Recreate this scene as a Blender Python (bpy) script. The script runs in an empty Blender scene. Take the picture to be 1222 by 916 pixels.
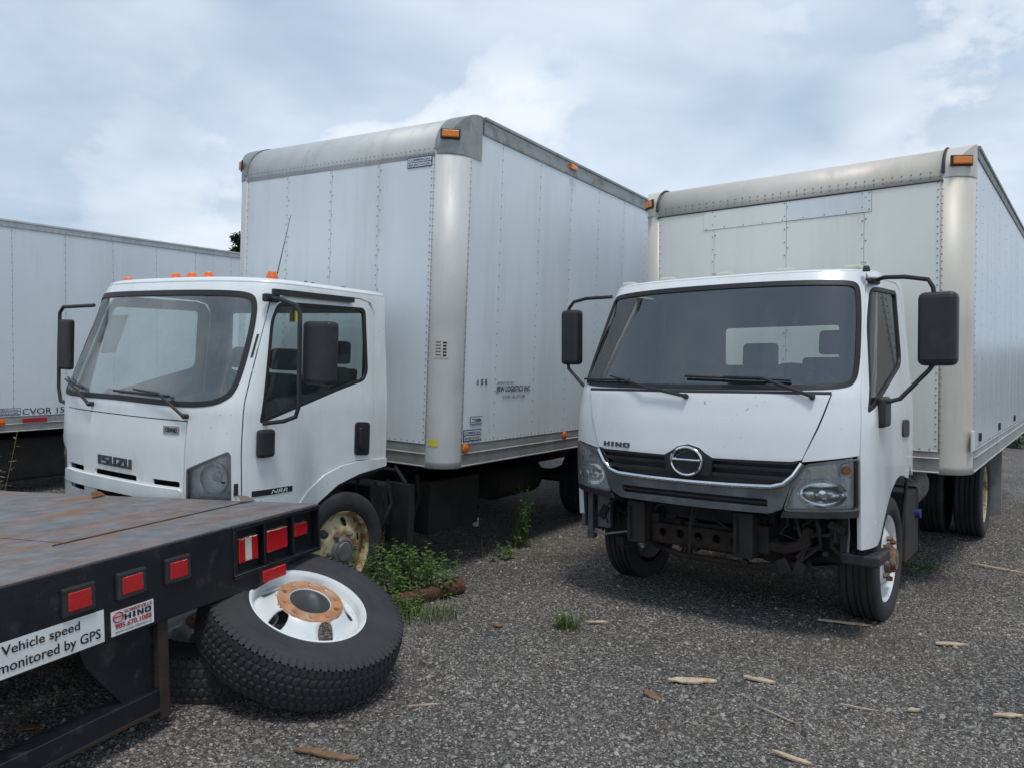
import bpy, bmesh, math, random
import numpy as np
from mathutils import Matrix, Vector
from mathutils.geometry import delaunay_2d_cdt
random.seed(7); rng = np.random.default_rng(11)
PI = math.pi
scene = bpy.context.scene
col = scene.collection
# ------------------------------------------------------------------ camera
CAM_H = 1.66
RW = ((0.99984, 0.0, -0.018), (0.00047, 0.99966, 0.02598), (0.01799, -0.02599, 0.9995))
cd = bpy.data.cameras.new('camera'); cam = bpy.data.objects.new('camera', cd); col.objects.link(cam)
cd.sensor_width = 36.0; cd.lens = 36.0 * 918 / 1222; cd.clip_start = .05; cd.clip_end = 2000
Mc = Matrix.Identity(4)
for i in range(3):
    Mc[i][0] = RW[i][0]; Mc[i][1] = RW[i][2]; Mc[i][2] = -RW[i][1]
Mc[2][3] = CAM_H
cam.matrix_world = Mc
scene.camera = cam
# ------------------------------------------------------------------ sky
SUN_EL, SUN_AZ = math.radians(71), math.radians(166)   # azimuth clockwise from +Y
world = bpy.data.worlds.new('World'); scene.world = world; world.use_nodes = True
nt = world.node_tree; nt.nodes.clear()
def N(nt, t, **kw):
    n = nt.nodes.new(t)
    for k, v in kw.items():
        if k == 'inp':
            for a, b in v.items(): n.inputs[a].default_value = b
        else: setattr(n, k, v)
    return n
def L(nt, a, b): nt.links.new(a, b)
def ramp(nt, fac, stops, interp='LINEAR'):
    r = N(nt, 'ShaderNodeValToRGB'); r.color_ramp.interpolation = interp
    el = r.color_ramp.elements
    while len(el) < len(stops): el.new(.5)
    for e, (p, c) in zip(el, stops):
        e.position = p; e.color = (c, c, c, 1) if not hasattr(c, '__len__') else (*c, 1)
    L(nt, fac, r.inputs[0]); return r
def mixc(nt, fac, a, b, bt='MIX'):
    m = N(nt, 'ShaderNodeMix', data_type='RGBA', blend_type=bt)
    for s, v in ((m.inputs[0], fac), (m.inputs[6], a), (m.inputs[7], b)):
        if hasattr(v, 'is_linked') or hasattr(v, 'links'): L(nt, v, s)
        elif s == m.inputs[0]: s.default_value = v
        else: s.default_value = (*v, 1) if len(v) == 3 else v
    return m.outputs[2]
sky = N(nt, 'ShaderNodeTexSky', sky_type='NISHITA', sun_disc=False, sun_elevation=SUN_EL, sun_rotation=SUN_AZ, air_density=1.0, dust_density=.6)
tc = N(nt, 'ShaderNodeTexCoord')
sep = N(nt, 'ShaderNodeSeparateXYZ'); L(nt, tc.outputs['Generated'], sep.inputs[0])
ze = N(nt, 'ShaderNodeMath', operation='MAXIMUM', inp={1: 0.0}); L(nt, sep.outputs[2], ze.inputs[0])
zd = N(nt, 'ShaderNodeMath', operation='ADD', inp={1: .22}); L(nt, ze.outputs[0], zd.inputs[0])
dv = N(nt, 'ShaderNodeVectorMath', operation='DIVIDE'); L(nt, tc.outputs['Generated'], dv.inputs[0])
cb = N(nt, 'ShaderNodeCombineXYZ')
for i in range(3): L(nt, zd.outputs[0], cb.inputs[i])
L(nt, cb.outputs[0], dv.inputs[1])
def sn(vec, scale, detail, rough, loc, scl=(1, 1, 1), dist=0.0):
    mp = N(nt, 'ShaderNodeMapping'); mp.inputs['Location'].default_value = loc; mp.inputs['Scale'].default_value = scl
    L(nt, vec, mp.inputs[0])
    n = N(nt, 'ShaderNodeTexNoise', inp={'Scale': scale, 'Detail': detail, 'Roughness': rough, 'Distortion': dist}); L(nt, mp.outputs[0], n.inputs['Vector'])
    return n.outputs['Fac']
veil = ramp(nt, sn(dv.outputs[0], .95, 5, .5, (2.16, 1.48, 3.6), (1, 1.0, 1), .3), [(.36, 0), (.60, 1)])       # broad layers
puff = ramp(nt, sn(tc.outputs['Generated'], 4.2, 10, .55, (1.43, 3.66, 1.06), (1, 1, 1.5), .2), [(.50, 0), (.535, .55), (.60, .9), (.7, 1)])       # heaped clouds
pmask = ramp(nt, sn(tc.outputs['Generated'], 1.7, 3, .5, (4.75, 5.1, 3.14), (1, 1, 1.6), 0.), [(.44, 0), (.56, 1)])   # they gather in banks
dark = ramp(nt, sn(dv.outputs[0], .62, 6, .55, (7.3, 0.29, 8.78), (1, 1, 1), .2), [(.46, 0), (.66, 1)])    # grey undersides
hz = N(nt, 'ShaderNodeMapRange', inp={1: .32, 2: .72, 3: .86, 4: .4}); L(nt, sep.outputs[2], hz.inputs[0])     # haze thins with height
base = mixc(nt, hz.outputs[0], sky.outputs[0], (3.9, 5.1, 6.5))
vt = N(nt, 'ShaderNodeMapRange', inp={1: .32, 2: .72, 3: 1., 4: .22}); L(nt, sep.outputs[2], vt.inputs[0])
vm = N(nt, 'ShaderNodeMath', operation='MULTIPLY'); L(nt, veil.outputs[0], vm.inputs[0]); L(nt, vt.outputs[0], vm.inputs[1])
c1 = mixc(nt, vm.outputs[0], base, (6.4, 7.1, 8.1))
c2 = mixc(nt, dark.outputs[0], c1, (3.2, 4.25, 5.5))
pm = N(nt, 'ShaderNodeMath', operation='MULTIPLY', inp={1: .88}); pk = N(nt, 'ShaderNodeMath', operation='MULTIPLY'); L(nt, puff.outputs[0], pk.inputs[0]); L(nt, pmask.outputs[0], pk.inputs[1]); pv = N(nt, 'ShaderNodeMath', operation='MULTIPLY'); L(nt, pk.outputs[0], pv.inputs[0]); L(nt, vt.outputs[0], pv.inputs[1]); L(nt, pv.outputs[0], pm.inputs[0])
c3 = mixc(nt, pm.outputs[0], c2, (7.7, 8.1, 8.6))
bg = N(nt, 'ShaderNodeBackground', inp={1: .1}); L(nt, c3, bg.inputs[0])
wo = N(nt, 'ShaderNodeOutputWorld'); L(nt, bg.outputs[0], wo.inputs[0])
sd = bpy.data.lights.new('sun', 'SUN'); sd.energy = 1.5; sd.angle = math.radians(12); sd.color = (1, .965, .91)
so = bpy.data.objects.new('sun', sd); col.objects.link(so)
sdir = Vector((math.sin(SUN_AZ) * math.cos(SUN_EL), math.cos(SUN_AZ) * math.cos(SUN_EL), math.sin(SUN_EL)))
so.rotation_euler = sdir.to_track_quat('Z', 'Y').to_euler(); so.location = sdir * 40
vs = scene.view_settings; vs.view_transform = 'Standard'; vs.look = 'None'; vs.exposure = .3; vs.gamma = 1
scene.render.engine = 'CYCLES'
scene.cycles.max_bounces = 8; scene.cycles.transparent_max_bounces = 12

# ------------------------------------------------------------------ materials
MT = {}
def pmat(name, c, rough=.5, metal=0., var=.08, scale=6., dirt=None, damt=.5, dscale=3., dthr=(.5, .7), streak=False, bump=0., bscale=60., coat=0., spec=.5, island=0., chips=None):
    """Principled with noise in tone, an optional dirt or rust layer with its own shape, and fine bump"""
    m = bpy.data.materials.new(name); m.use_nodes = True; t = m.node_tree
    b = t.nodes['Principled BSDF']; b.inputs['Roughness'].default_value = rough; b.inputs['Metallic'].default_value = metal
    b.inputs['Coat Weight'].default_value = coat; b.inputs['Coat Roughness'].default_value = .08
    b.inputs['Specular IOR Level'].default_value = spec
    tc = N(t, 'ShaderNodeTexCoord')
    n1 = N(t, 'ShaderNodeTexNoise', inp={'Scale': scale, 'Detail': 6, 'Roughness': .6}); L(t, tc.outputs['Object'], n1.inputs['Vector'])
    lo = tuple(max(0, x * (1 - var)) for x in c); hi = tuple(min(1, x * (1 + var)) for x in c)
    r1 = ramp(t, n1.outputs['Fac'], [(.3, lo), (.7, hi)])
    out = r1.outputs[0]
    if dirt is not None:
        mp = N(t, 'ShaderNodeMapping'); L(t, tc.outputs['Object'], mp.inputs[0])
        if streak: mp.inputs['Scale'].default_value = streak if hasattr(streak, '__len__') else (1, 1, .12)
        n2 = N(t, 'ShaderNodeTexNoise', inp={'Scale': dscale, 'Detail': 8, 'Roughness': .65}); L(t, mp.outputs[0], n2.inputs['Vector'])
        r2 = ramp(t, n2.outputs['Fac'], [(dthr[0], 0), (dthr[1], damt)])
        out = mixc(t, r2.outputs[0], out, dirt)
        rr = N(t, 'ShaderNodeMapRange', inp={1: 0, 2: 1, 3: rough, 4: min(1, rough + .35)}); L(t, r2.outputs[0], rr.inputs[0]); L(t, rr.outputs[0], b.inputs['Roughness'])
    if chips:
        n4 = N(t, 'ShaderNodeTexNoise', inp={'Scale': 38., 'Detail': 4, 'Roughness': .7}); L(t, tc.outputs['Object'], n4.inputs['Vector'])
        n5 = N(t, 'ShaderNodeTexNoise', inp={'Scale': 2.1, 'Detail': 3}); L(t, tc.outputs['Object'], n5.inputs['Vector'])
        ad = N(t, 'ShaderNodeMath', operation='MULTIPLY_ADD', inp={1: .35}); L(t, n5.outputs['Fac'], ad.inputs[0]); L(t, n4.outputs['Fac'], ad.inputs[2])
        out = mixc(t, ramp(t, ad.outputs[0], [(.875, 0), (.90, .8)]).outputs[0], out, chips)
    if island:
        g = N(t, 'ShaderNodeNewGeometry')
        r3 = ramp(t, g.outputs['Random Per Island'], [(0, 1 - island), (1, 1 + island)])
        out = mixc(t, 1.0, out, r3.outputs[0], 'MULTIPLY')
    L(t, out, b.inputs['Base Color'])
    if bump:
        n3 = N(t, 'ShaderNodeTexNoise', inp={'Scale': bscale, 'Detail': 5, 'Roughness': .6}); L(t, tc.outputs['Object'], n3.inputs['Vector'])
        bp = N(t, 'ShaderNodeBump', inp={'Strength': bump, 'Distance': .01}); L(t, n3.outputs['Fac'], bp.inputs['Height']); L(t, bp.outputs[0], b.inputs['Normal'])
    MT[name] = m; return m
def glassmat(name, tint, dirt=.06, ior=1.5):
    m = bpy.data.materials.new(name); m.use_nodes = True; t = m.node_tree; t.nodes.clear()
    tr = N(t, 'ShaderNodeBsdfTransparent'); tr.inputs[0].default_value = (*tint, 1)
    gl = N(t, 'ShaderNodeBsdfGlossy', inp={'Roughness': .015})
    fr = N(t, 'ShaderNodeFresnel', inp={'IOR': ior})
    mx = N(t, 'ShaderNodeMixShader'); L(t, fr.outputs[0], mx.inputs[0]); L(t, tr.outputs[0], mx.inputs[1]); L(t, gl.outputs[0], mx.inputs[2])
    df = N(t, 'ShaderNodeBsdfDiffuse'); df.inputs[0].default_value = (.55, .60, .60, 1)
    tc = N(t, 'ShaderNodeTexCoord'); n = N(t, 'ShaderNodeTexNoise', inp={'Scale': 2.6, 'Detail': 8, 'Roughness': .65}); L(t, tc.outputs['Object'], n.inputs['Vector'])
    r = ramp(t, n.outputs['Fac'], [(.4, dirt * .4), (.75, dirt * 2)])
    m2 = N(t, 'ShaderNodeMixShader'); L(t, r.outputs[0], m2.inputs[0]); L(t, mx.outputs[0], m2.inputs[1]); L(t, df.outputs[0], m2.inputs[2])
    o = N(t, 'ShaderNodeOutputMaterial'); L(t, m2.outputs[0], o.inputs[0]); MT[name] = m; return m
dirtc = (.23, .20, .16); rustc = (.23, .085, .03)
pmat('cab_white', (.81, .84, .835), .28, var=.03, dirt=(.42, .39, .33), damt=.5, dscale=3.2, dthr=(.48, .8), streak=True, coat=.5, chips=(.24, .17, .11))
pmat('cab_white_rust', (.81, .83, .81), .3, var=.03, dirt=(.48, .34, .17), damt=.75, dscale=3.0, dthr=(.56, .78), streak=(1, 1, .35), coat=.4, chips=(.27, .15, .07))
pmat('hood_white', (.80, .82, .83), .25, var=.02, dirt=(.5, .47, .4), damt=.4, dscale=3, dthr=(.5, .8), streak=(1, 1, .4), coat=.5, chips=(.20, .17, .14))
pmat('panel_blue_white', (.73, .775, .80), .36, var=.035, scale=1.3, dirt=(.40, .40, .38), damt=.4, dscale=3., dthr=(.5, .8), streak=True, bump=.03, bscale=9)
pmat('panel_cream', (.80, .805, .745), .38, var=.03, scale=1.5, dirt=(.44, .43, .36), damt=.4, dscale=3, dthr=(.52, .8), streak=True, bump=.03, bscale=9)
pmat('panel_gloss', (.68, .72, .75), .24, var=.03, scale=1.5, dirt=(.40, .42, .42), damt=.35, dscale=6, dthr=(.5, .75), streak=(1, 1, .08), bump=.05, bscale=12)
pmat('aluminium', (.58, .585, .57), .55, .2, var=.08, scale=3, dirt=(.30, .28, .24), damt=.4, dscale=6, dthr=(.5, .75), streak=True)
pmat('aluminium_warm', (.64, .60, .53), .5, .12, var=.06, scale=2.5, dirt=(.36, .32, .27), damt=.45, dscale=5, dthr=(.5, .75), streak=True)
pmat('aluminium_dull', (.33, .34, .33), .55, .45, var=.12, scale=5, dirt=(.16, .15, .13), damt=.6, dscale=7, dthr=(.5, .7))
pmat('rivet_metal', (.26, .26, .25), .5, .5)
pmat('rail_grey', (.42, .42, .40), .5, .45, var=.1, scale=4, dirt=(.20, .18, .15), damt=.6, dscale=5, dthr=(.48, .7))
pmat('black_plastic', (.022, .022, .024), .5, var=.2, dirt=(.10, .095, .09), damt=.35, dscale=4, dthr=(.5, .75), bump=.05, bscale=300)
pmat('black_rubber_seal', (.012, .012, .013), .55, var=.2)
pmat('grey_plastic', (.10, .105, .11), .42, var=.15, dirt=(.26, .25, .23), damt=.5, dscale=5, dthr=(.45, .7))
pmat('chassis_black', (.018, .018, .019), .65, .0, var=.3, scale=7, dirt=(.075, .055, .04), damt=.6, dscale=6, dthr=(.45, .68), bump=.3, bscale=40)
pmat('chassis_rust', (.038, .025, .018), .8, .1, var=.35, scale=9, dirt=(.03, .026, .024), damt=.75, dscale=6, dthr=(.4, .65), bump=.4, bscale=50)
pmat('rust_dark', (.13, .058, .034), .85, .1, var=.4, scale=14, dirt=(.05, .03, .022), damt=.8, dscale=11, dthr=(.42, .65), bump=.5, bscale=70)
pmat('rust', (.26, .105, .042), .85, .1, var=.4, scale=14, dirt=(.11, .04, .02), damt=.8, dscale=11, dthr=(.42, .65), bump=.5, bscale=70)
pmat('rust_orange', (.44, .20, .10), .8, .05, var=.3, scale=16, dirt=(.50, .36, .24), damt=.8, dscale=10, dthr=(.45, .65), bump=.4, bscale=70)
pmat('rubber', (.022, .023, .025), .72, var=.25, scale=9, dirt=(.075, .072, .068), damt=.55, dscale=7, dthr=(.42, .72), bump=.12, bscale=90)
pmat('rubber_dusty', (.026, .027, .030), .72, var=.2, scale=7, dirt=(.060, .058, .056), damt=.5, dscale=5, dthr=(.42, .72), bump=.15, bscale=90)
pmat('rim_white', (.70, .72, .70), .38, var=.04, scale=5, dirt=(.36, .19, .08), damt=.8, dscale=7, dthr=(.60, .72))
pmat('rim_white_clean', (.74, .76, .75), .34, var=.03, dirt=(.42, .36, .26), damt=.4, dscale=6, dthr=(.58, .75))
pmat('rim_tan', (.52, .45, .27), .5, var=.12, scale=9, dirt=(.20, .09, .03), damt=.9, dscale=10, dthr=(.47, .58), bump=.2)
pmat('rim_grey', (.40, .41, .41), .45, .3, var=.12, dirt=(.22, .15, .10), damt=.6, dscale=9, dthr=(.5, .68))
pmat('hub_grey', (.20, .20, .19), .6, .4, var=.25, scale=14, dirt=(.1, .07, .04), damt=.6, dscale=12)
pmat('hub_rust', (.17, .09, .05), .7, .3, var=.35, scale=18, dirt=(.45, .40, .34), damt=.6, dscale=20, dthr=(.5, .62))
pmat('deck_steel', (.185, .183, .187), .5, .25, var=.35, scale=9, dirt=(.27, .135, .07), damt=.9, dscale=3.0, dthr=(.46, .70), streak=(.45, 1.5, 1), bump=.35, bscale=25)
pmat('bed_black', (.007, .009, .013), .36, var=.3, scale=6, dirt=(.07, .055, .05), damt=.6, dscale=9, dthr=(.56, .72), bump=.12, bscale=50)
pmat('red_lens', (.50, .012, .016), .18, var=.1, scale=30, coat=.6, bump=.15, bscale=220)
pmat('amber_lens', (.80, .22, .015), .22, var=.1, scale=30, coat=.5, bump=.15, bscale=220)
pmat('orange_lens', (.85, .16, .02), .25, var=.1, scale=20, coat=.5)
pmat('clear_grey', (.62, .64, .64), .2, .2, var=.25, scale=20, bump=.5, bscale=70)
pmat('reflector', (.88, .89, .90), .12, .92, var=.1)
pmat('lamp_white', (.78, .80, .81), .4, 0., var=.12, scale=20)
pmat('lamp_silver', (.80, .82, .83), .25, .3, var=.2, scale=14, dirt=(.40, .41, .42), damt=.7, dscale=5, dthr=(.42, .62), streak=(9, 9, .8))  # vertical bands in the colour stand for light and shade on reflector flutes
pmat('chrome', (.80, .82, .84), .07, 1., var=.03, dirt=(.5, .49, .46), damt=.3, dscale=9)
pmat('milky_lamp', (.62, .60, .50), .35, var=.08)
pmat('cloth_dark', (.045, .048, .052), .9, var=.2, scale=30)
pmat('interior_grey', (.07, .073, .078), .7, var=.1)
pmat('interior_light', (.36, .38, .38), .8, var=.06)
pmat('liner_dark', (.025, .026, .028), .8, var=.1)
pmat('paper', (.78, .79, .76), .8, var=.03)
pmat('sticker_white', (.74, .75, .74), .5, var=.05, dirt=(.4, .38, .34), damt=.35, dscale=9)
pmat('sticker_blue', (.03, .05, .20), .5, var=.1)
pmat('sticker_yellow', (.62, .52, .05), .5, var=.1)
pmat('print_black', (.015, .015, .018), .5, var=.1)
pmat('print_faded', (.10, .105, .11), .6, var=.3, scale=40)
pmat('print_red', (.42, .02, .03), .5, var=.1)
pmat('print_white', (.66, .67, .66), .5, var=.05)
pmat('badge_grey', (.10, .11, .12), .3, .6, var=.1)
pmat('blue_cap', (.02, .035, .22), .4)
pmat('wood_pale', (.52, .41, .29), .85, var=.3, scale=30, dirt=(.30, .20, .13), damt=.6, dscale=20, bump=.5, bscale=60)
pmat('wood_brown', (.20, .115, .065), .85, var=.3, scale=30, bump=.5, bscale=60)
pmat('leaf_weed', (.090, .160, .032), .6, var=.35, scale=12, island=.35)
pmat('leaf_grass', (.13, .17, .045), .6, var=.3, scale=12, island=.4)
pmat('leaf_dry', (.26, .21, .10), .7, var=.3, scale=12, island=.3)
pmat('leaf_tree', (.035, .070, .022), .6, var=.3, scale=2, island=.4)
pmat('bark', (.10, .075, .055), .9, var=.3, scale=10, bump=.6, bscale=20)
glassmat('glass_windshield', (.90, .96, .96), .012, 2.6)
glassmat('glass_windshield_sky_veil', (.84, .98, .96), .15, 2.4)  # pale haze film also paints a veil of reflected sky on the glass
glassmat('glass_lens_reflect_veil', (.9, .9, .88), .33, 1.4)  # whitish film paints a cloudy reflection into the lens
glassmat('glass_rear', (.90, .96, .95), .02, 1.3)
glassmat('glass_side', (.62, .70, .70), .03, 1.5)
glassmat('glass_lens', (.96, .97, .97), .02, 1.6)

# ------------------------------------------------------------------ mesh helpers
class MB:
    def __init__(s): s.v = []; s.f = []; s.sm = []
    def add(s, vs, fs, smooth=False):
        o = len(s.v); s.v += [tuple(map(float, p)) for p in vs]
        s.f += [tuple(i + o for i in q) for q in fs]; s.sm += [smooth] * len(fs); return s
    def box(s, lo, hi):
        (a, b, c), (d, e, f) = lo, hi
        return s.add([(a, b, c), (d, b, c), (d, e, c), (a, e, c), (a, b, f), (d, b, f), (d, e, f), (a, e, f)],
                     [(0, 3, 2, 1), (4, 5, 6, 7), (0, 1, 5, 4), (1, 2, 6, 5), (2, 3, 7, 6), (3, 0, 4, 7)])
    def obox(s, c, size, m):     # oriented box; m: Matrix 3x3
        h = [x / 2 for x in size]; t = MB().box((-h[0], -h[1], -h[2]), h)
        return s.add([tuple(m @ Vector(p) + Vector(c)) for p in t.v], t.f)
    def bar(s, p0, p1, w, h, up=(0, 0, 1)):
        p0, p1 = Vector(p0), Vector(p1); d = (p1 - p0); l = d.length; d.normalize()
        y = Vector(up).cross(d)
        if y.length < 1e-4: y = Vector((0, 1, 0)).cross(d)
        y.normalize(); z = d.cross(y)
        m = Matrix((d, y, z)).transposed(); return s.obox((p0 + p1) / 2, (l, w, h), m)
    def tube(s, path, r, n=10, cap=True):
        P = [Vector(p) for p in path]; k = len(P); rs = r if hasattr(r, '__len__') else [r] * k
        T = [((P[min(i + 1, k - 1)] - P[max(i - 1, 0)]).normalized()) for i in range(k)]
        a = Vector((0, 0, 1)) if abs(T[0].z) < .9 else Vector((1, 0, 0))
        x = (a - a.dot(T[0]) * T[0]).normalized(); vs = []
        for i in range(k):
            x = (x - x.dot(T[i]) * T[i]).normalized(); y = T[i].cross(x)
            vs += [P[i] + rs[i] * (math.cos(2 * PI * j / n) * x + math.sin(2 * PI * j / n) * y) for j in range(n)]
        fs = [(i * n + j, i * n + (j + 1) % n, (i + 1) * n + (j + 1) % n, (i + 1) * n + j) for i in range(k - 1) for j in range(n)]
        s.add(vs, fs, True)
        if cap: s.add(vs[:n], [tuple(range(n))[::-1]]); s.add(vs[-n:], [tuple(range(n))])
        return s
    def lathe(s, prof, n, m=None, closed=False, smooth=True):   # prof (r, h) about local z; m: Matrix 4x4
        m = m or Matrix.Identity(4); vs = []
        for r, h in prof: vs += [m @ Vector((r * math.cos(2 * PI * j / n), r * math.sin(2 * PI * j / n), h)) for j in range(n)]
        k = len(prof); rng_ = range(k if closed else k - 1)
        s.add(vs, [(i * n + j, i * n + (j + 1) % n, ((i + 1) % k) * n + (j + 1) % n, ((i + 1) % k) * n + j) for i in rng_ for j in range(n)], smooth); return s
    def prism(s, poly, frame, t):    # poly 2D ccw; frame(a, b, h) -> point
        n = len(poly)
        s.add([frame(a, b, 0) for a, b in poly] + [frame(a, b, t) for a, b in poly],
              [tuple(range(n))[::-1], tuple(range(n, 2 * n))] + [(i, (i + 1) % n, n + (i + 1) % n, n + i) for i in range(n)]); return s
    def build(s, name, mat, parent=None, bevel=0, solid=0, solid_off=-1, sharp=35, seg=2):
        me = bpy.data.meshes.new(name); me.from_pydata(s.v, [], s.f); me.update()
        me.polygons.foreach_set('use_smooth', s.sm)
        if any(s.sm): me.set_sharp_from_angle(angle=math.radians(sharp))
        me.materials.append(MT[mat] if isinstance(mat, str) else mat)
        o = bpy.data.objects.new(name, me); col.objects.link(o); o.parent = parent
        if solid:
            q = o.modifiers.new('solid', 'SOLIDIFY'); q.thickness = solid; q.offset = solid_off
        if bevel:
            q = o.modifiers.new('bevel', 'BEVEL'); q.width = bevel; q.segments = seg; q.limit_method = 'ANGLE'; q.angle_limit = math.radians(40)
        return o
def empty(name, label, cat, group=None, M=None):
    o = bpy.data.objects.new(name, None); col.objects.link(o); o.empty_display_size = .1
    o['label'] = label; o['category'] = cat
    if group: o['group'] = group
    if M is not None: o.matrix_world = M
    return o
def tag(o, label, cat, group=None):
    o['label'] = label; o['category'] = cat
    if group: o['group'] = group
    return o
def dens(poly, step, close=True):
    out = []; n = len(poly)
    for i in range(n if close else n - 1):
        a, b = poly[i], poly[(i + 1) % n]; d = math.dist(a, b); k = max(1, int(math.ceil(d / step)))
        out += [(a[0] + (b[0] - a[0]) * j / k, a[1] + (b[1] - a[1]) * j / k) for j in range(k)]
    if not close: out.append(poly[-1])
    return out
def inside(p, poly):
    x, y = p; c = False; n = len(poly); j = n - 1
    for i in range(n):
        xi, yi = poly[i]; xj, yj = poly[j]
        if (yi > y) != (yj > y) and x < (xj - xi) * (y - yi) / (yj - yi) + xi: c = not c
        j = i
    return c
def roundp(poly, r, k=4):
    """round the corners of a 2D polygon"""
    out = []; n = len(poly); rs = r if hasattr(r, '__len__') else [r] * n
    for i in range(n):
        p, a, b = Vector(poly[i]), Vector(poly[i - 1]), Vector(poly[(i + 1) % n]); q = rs[i]
        da, db = (a - p), (b - p); q = min(q, da.length * .45, db.length * .45)
        if q < 1e-5: out.append(tuple(p)); continue
        A, B = p + da.normalized() * q, p + db.normalized() * q
        for j in range(k + 1):
            t = j / k; out.append(tuple((1 - t) ** 2 * A + 2 * t * (1 - t) * p + t * t * B))
    return out
def inset(poly, d):
    out = []; n = len(poly)
    for i in range(n):
        p, a, b = Vector(poly[i]), Vector(poly[i - 1]), Vector(poly[(i + 1) % n])
        e1, e2 = (p - a).normalized(), (b - p).normalized(); n1, n2 = Vector((-e1.y, e1.x)), Vector((-e2.y, e2.x))
        m = n1 + n2
        if m.length < 1e-6: m = n1
        m.normalize(); out.append(tuple(p + m * d / max(.4, m.dot(n1))))
    return out
def ccw(poly):
    a = sum(poly[i - 1][0] * poly[i][1] - poly[i][0] * poly[i - 1][1] for i in range(len(poly)))
    return poly if a > 0 else poly[::-1]
def patch2(loops, step=.05):
    """triangulate a 2D outline with holes over a grid and map it on a surface"""
    loops = [dens(ccw(l), step) for l in loops]; vs = []; es = []
    for l in loops:
        o = len(vs); vs += [Vector(p) for p in l]; es += [(o + i, o + (i + 1) % len(l)) for i in range(len(l))]
    xs = [p[0] for p in loops[0]]; ys = [p[1] for p in loops[0]]
    x = math.floor(min(xs) / step) * step
    while x < max(xs):
        y = math.floor(min(ys) / step) * step
        while y < max(ys):
            p = (x + .013 * step, y + .017 * step)
            if inside(p, loops[0]) and not any(inside(p, h) for h in loops[1:]):
                if min((p[0] - q.x) ** 2 + (p[1] - q.y) ** 2 for q in vs[:sum(len(l) for l in loops)]) > (.35 * step) ** 2: vs.append(Vector(p))
            y += step
        x += step
    v, _, f, *_r = delaunay_2d_cdt(vs, es, [], 0, 1e-6)
    F = []
    for t in f:
        c = (sum(v[i].x for i in t) / 3, sum(v[i].y for i in t) / 3)
        if inside(c, loops[0]) and not any(inside(c, h) for h in loops[1:]): F.append(tuple(t))
    return [(p.x, p.y) for p in v], F
def patch(loops, fn, step=.05):
    v, F = patch2(loops, step); return [tuple(fn(*p)) for p in v], F
def mpatch(loops, fn, step=.05): 
    m = MB(); v, f = patch(loops, fn, step); m.add(v, f, True); return m
_tc = {}
def text2d(body, align='CENTER', shear=0., bold=0.):
    key = (body, align, shear, bold)
    if key not in _tc:
        cu = bpy.data.curves.new('lettering', 'FONT'); cu.body = body; cu.align_x = align; cu.align_y = 'CENTER'; cu.size = 1; cu.shear = shear; cu.offset = bold; cu.resolution_u = 3
        o = bpy.data.objects.new('lettering', cu); col.objects.link(o)
        dg = bpy.context.evaluated_depsgraph_get(); me = bpy.data.meshes.new_from_object(o.evaluated_get(dg))
        v = [(p.co.x, p.co.y) for p in me.vertices]; f = [tuple(p.vertices) for p in me.polygons]
        bpy.data.objects.remove(o); bpy.data.curves.remove(cu); bpy.data.meshes.remove(me)
        x0, x1 = min(p[0] for p in v), max(p[0] for p in v); y0, y1 = min(p[1] for p in v), max(p[1] for p in v)
        _tc[key] = ([((x - x0) / (x1 - x0), (y - y0) / (y1 - y0)) for x, y in v], f)
    return _tc[key]
def lettering(body, fn, a0, a1, b0, b1, mat, parent, name='lettering', shear=0., bold=0., solid=0):
    """text stretched over the box a0..a1, b0..b1 of the surface fn"""
    v, f = text2d(body, 'CENTER', shear, bold)
    m = MB(); m.add([fn(a0 + (a1 - a0) * x, b0 + (b1 - b0) * y) for x, y in v], f)
    return m.build(name, mat, parent, solid=solid, solid_off=0)

BL = {'I': [[(.30, 0), (.70, 0), (.70, 1), (.30, 1)]],
 'S': [[(0, 0), (1, 0), (1, .58), (.26, .62), (.26, .78), (.96, .78), (.96, 1), (0, 1), (0, .42), (.74, .38), (.74, .22), (0, .22)]],
 'U': [[(0, 0), (1, 0), (1, 1), (.72, 1), (.72, .24), (.28, .24), (.28, 1), (0, 1)]],
 'Z': [[(0, 0), (1, 0), (1, .23), (.40, .23), (1, .72), (1, 1), (.02, 1), (.02, .77), (.62, .77), (0, .28)]],
 'H': [[(0, 0), (.28, 0), (.28, .38), (.72, .38), (.72, 0), (1, 0), (1, 1), (.72, 1), (.72, .62), (.28, .62), (.28, 1), (0, 1)]],
 'N': [[(0, 0), (.27, 0), (.27, .62), (.72, 0), (1, 0), (1, 1), (.73, 1), (.73, .38), (.28, 1), (0, 1)]],
 'O': [[(.16, 0), (.84, 0), (1, .16), (1, .84), (.84, 1), (.16, 1), (0, .84), (0, .16)], [(.28, .24), (.72, .24), (.72, .76), (.28, .76)]]}
def blockname(word, fn, a0, a1, b0, b1, mat, parent, name, depth, step=.03):
    """raised block capitals, one mesh for the whole word"""
    wd = [.55 if c == 'I' else 1. for c in word]; gap = .22; tot = sum(wd) + gap * (len(word) - 1); x = 0; m = MB()
    for c, w in zip(word, wd):
        f = lambda q: [(a0 + (a1 - a0) * (x + (px if c != 'I' else (px - .2) / .6) * w) / tot, b0 + (b1 - b0) * py) for px, py in q]
        v, F = patch([f(l) for l in BL[c]], fn(depth), step); m.add(v, F); x += w + gap
    return m.build(name, mat, parent, solid=depth)
def chaikin(p, n=2):
    for _ in range(n): p = [q for i in range(len(p)) for a, b in ((p[i], p[(i + 1) % len(p)]),) for q in ((.78 * a[0] + .22 * b[0], .78 * a[1] + .22 * b[1]), (.22 * a[0] + .78 * b[0], .22 * a[1] + .78 * b[1]))]
    return p
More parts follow.
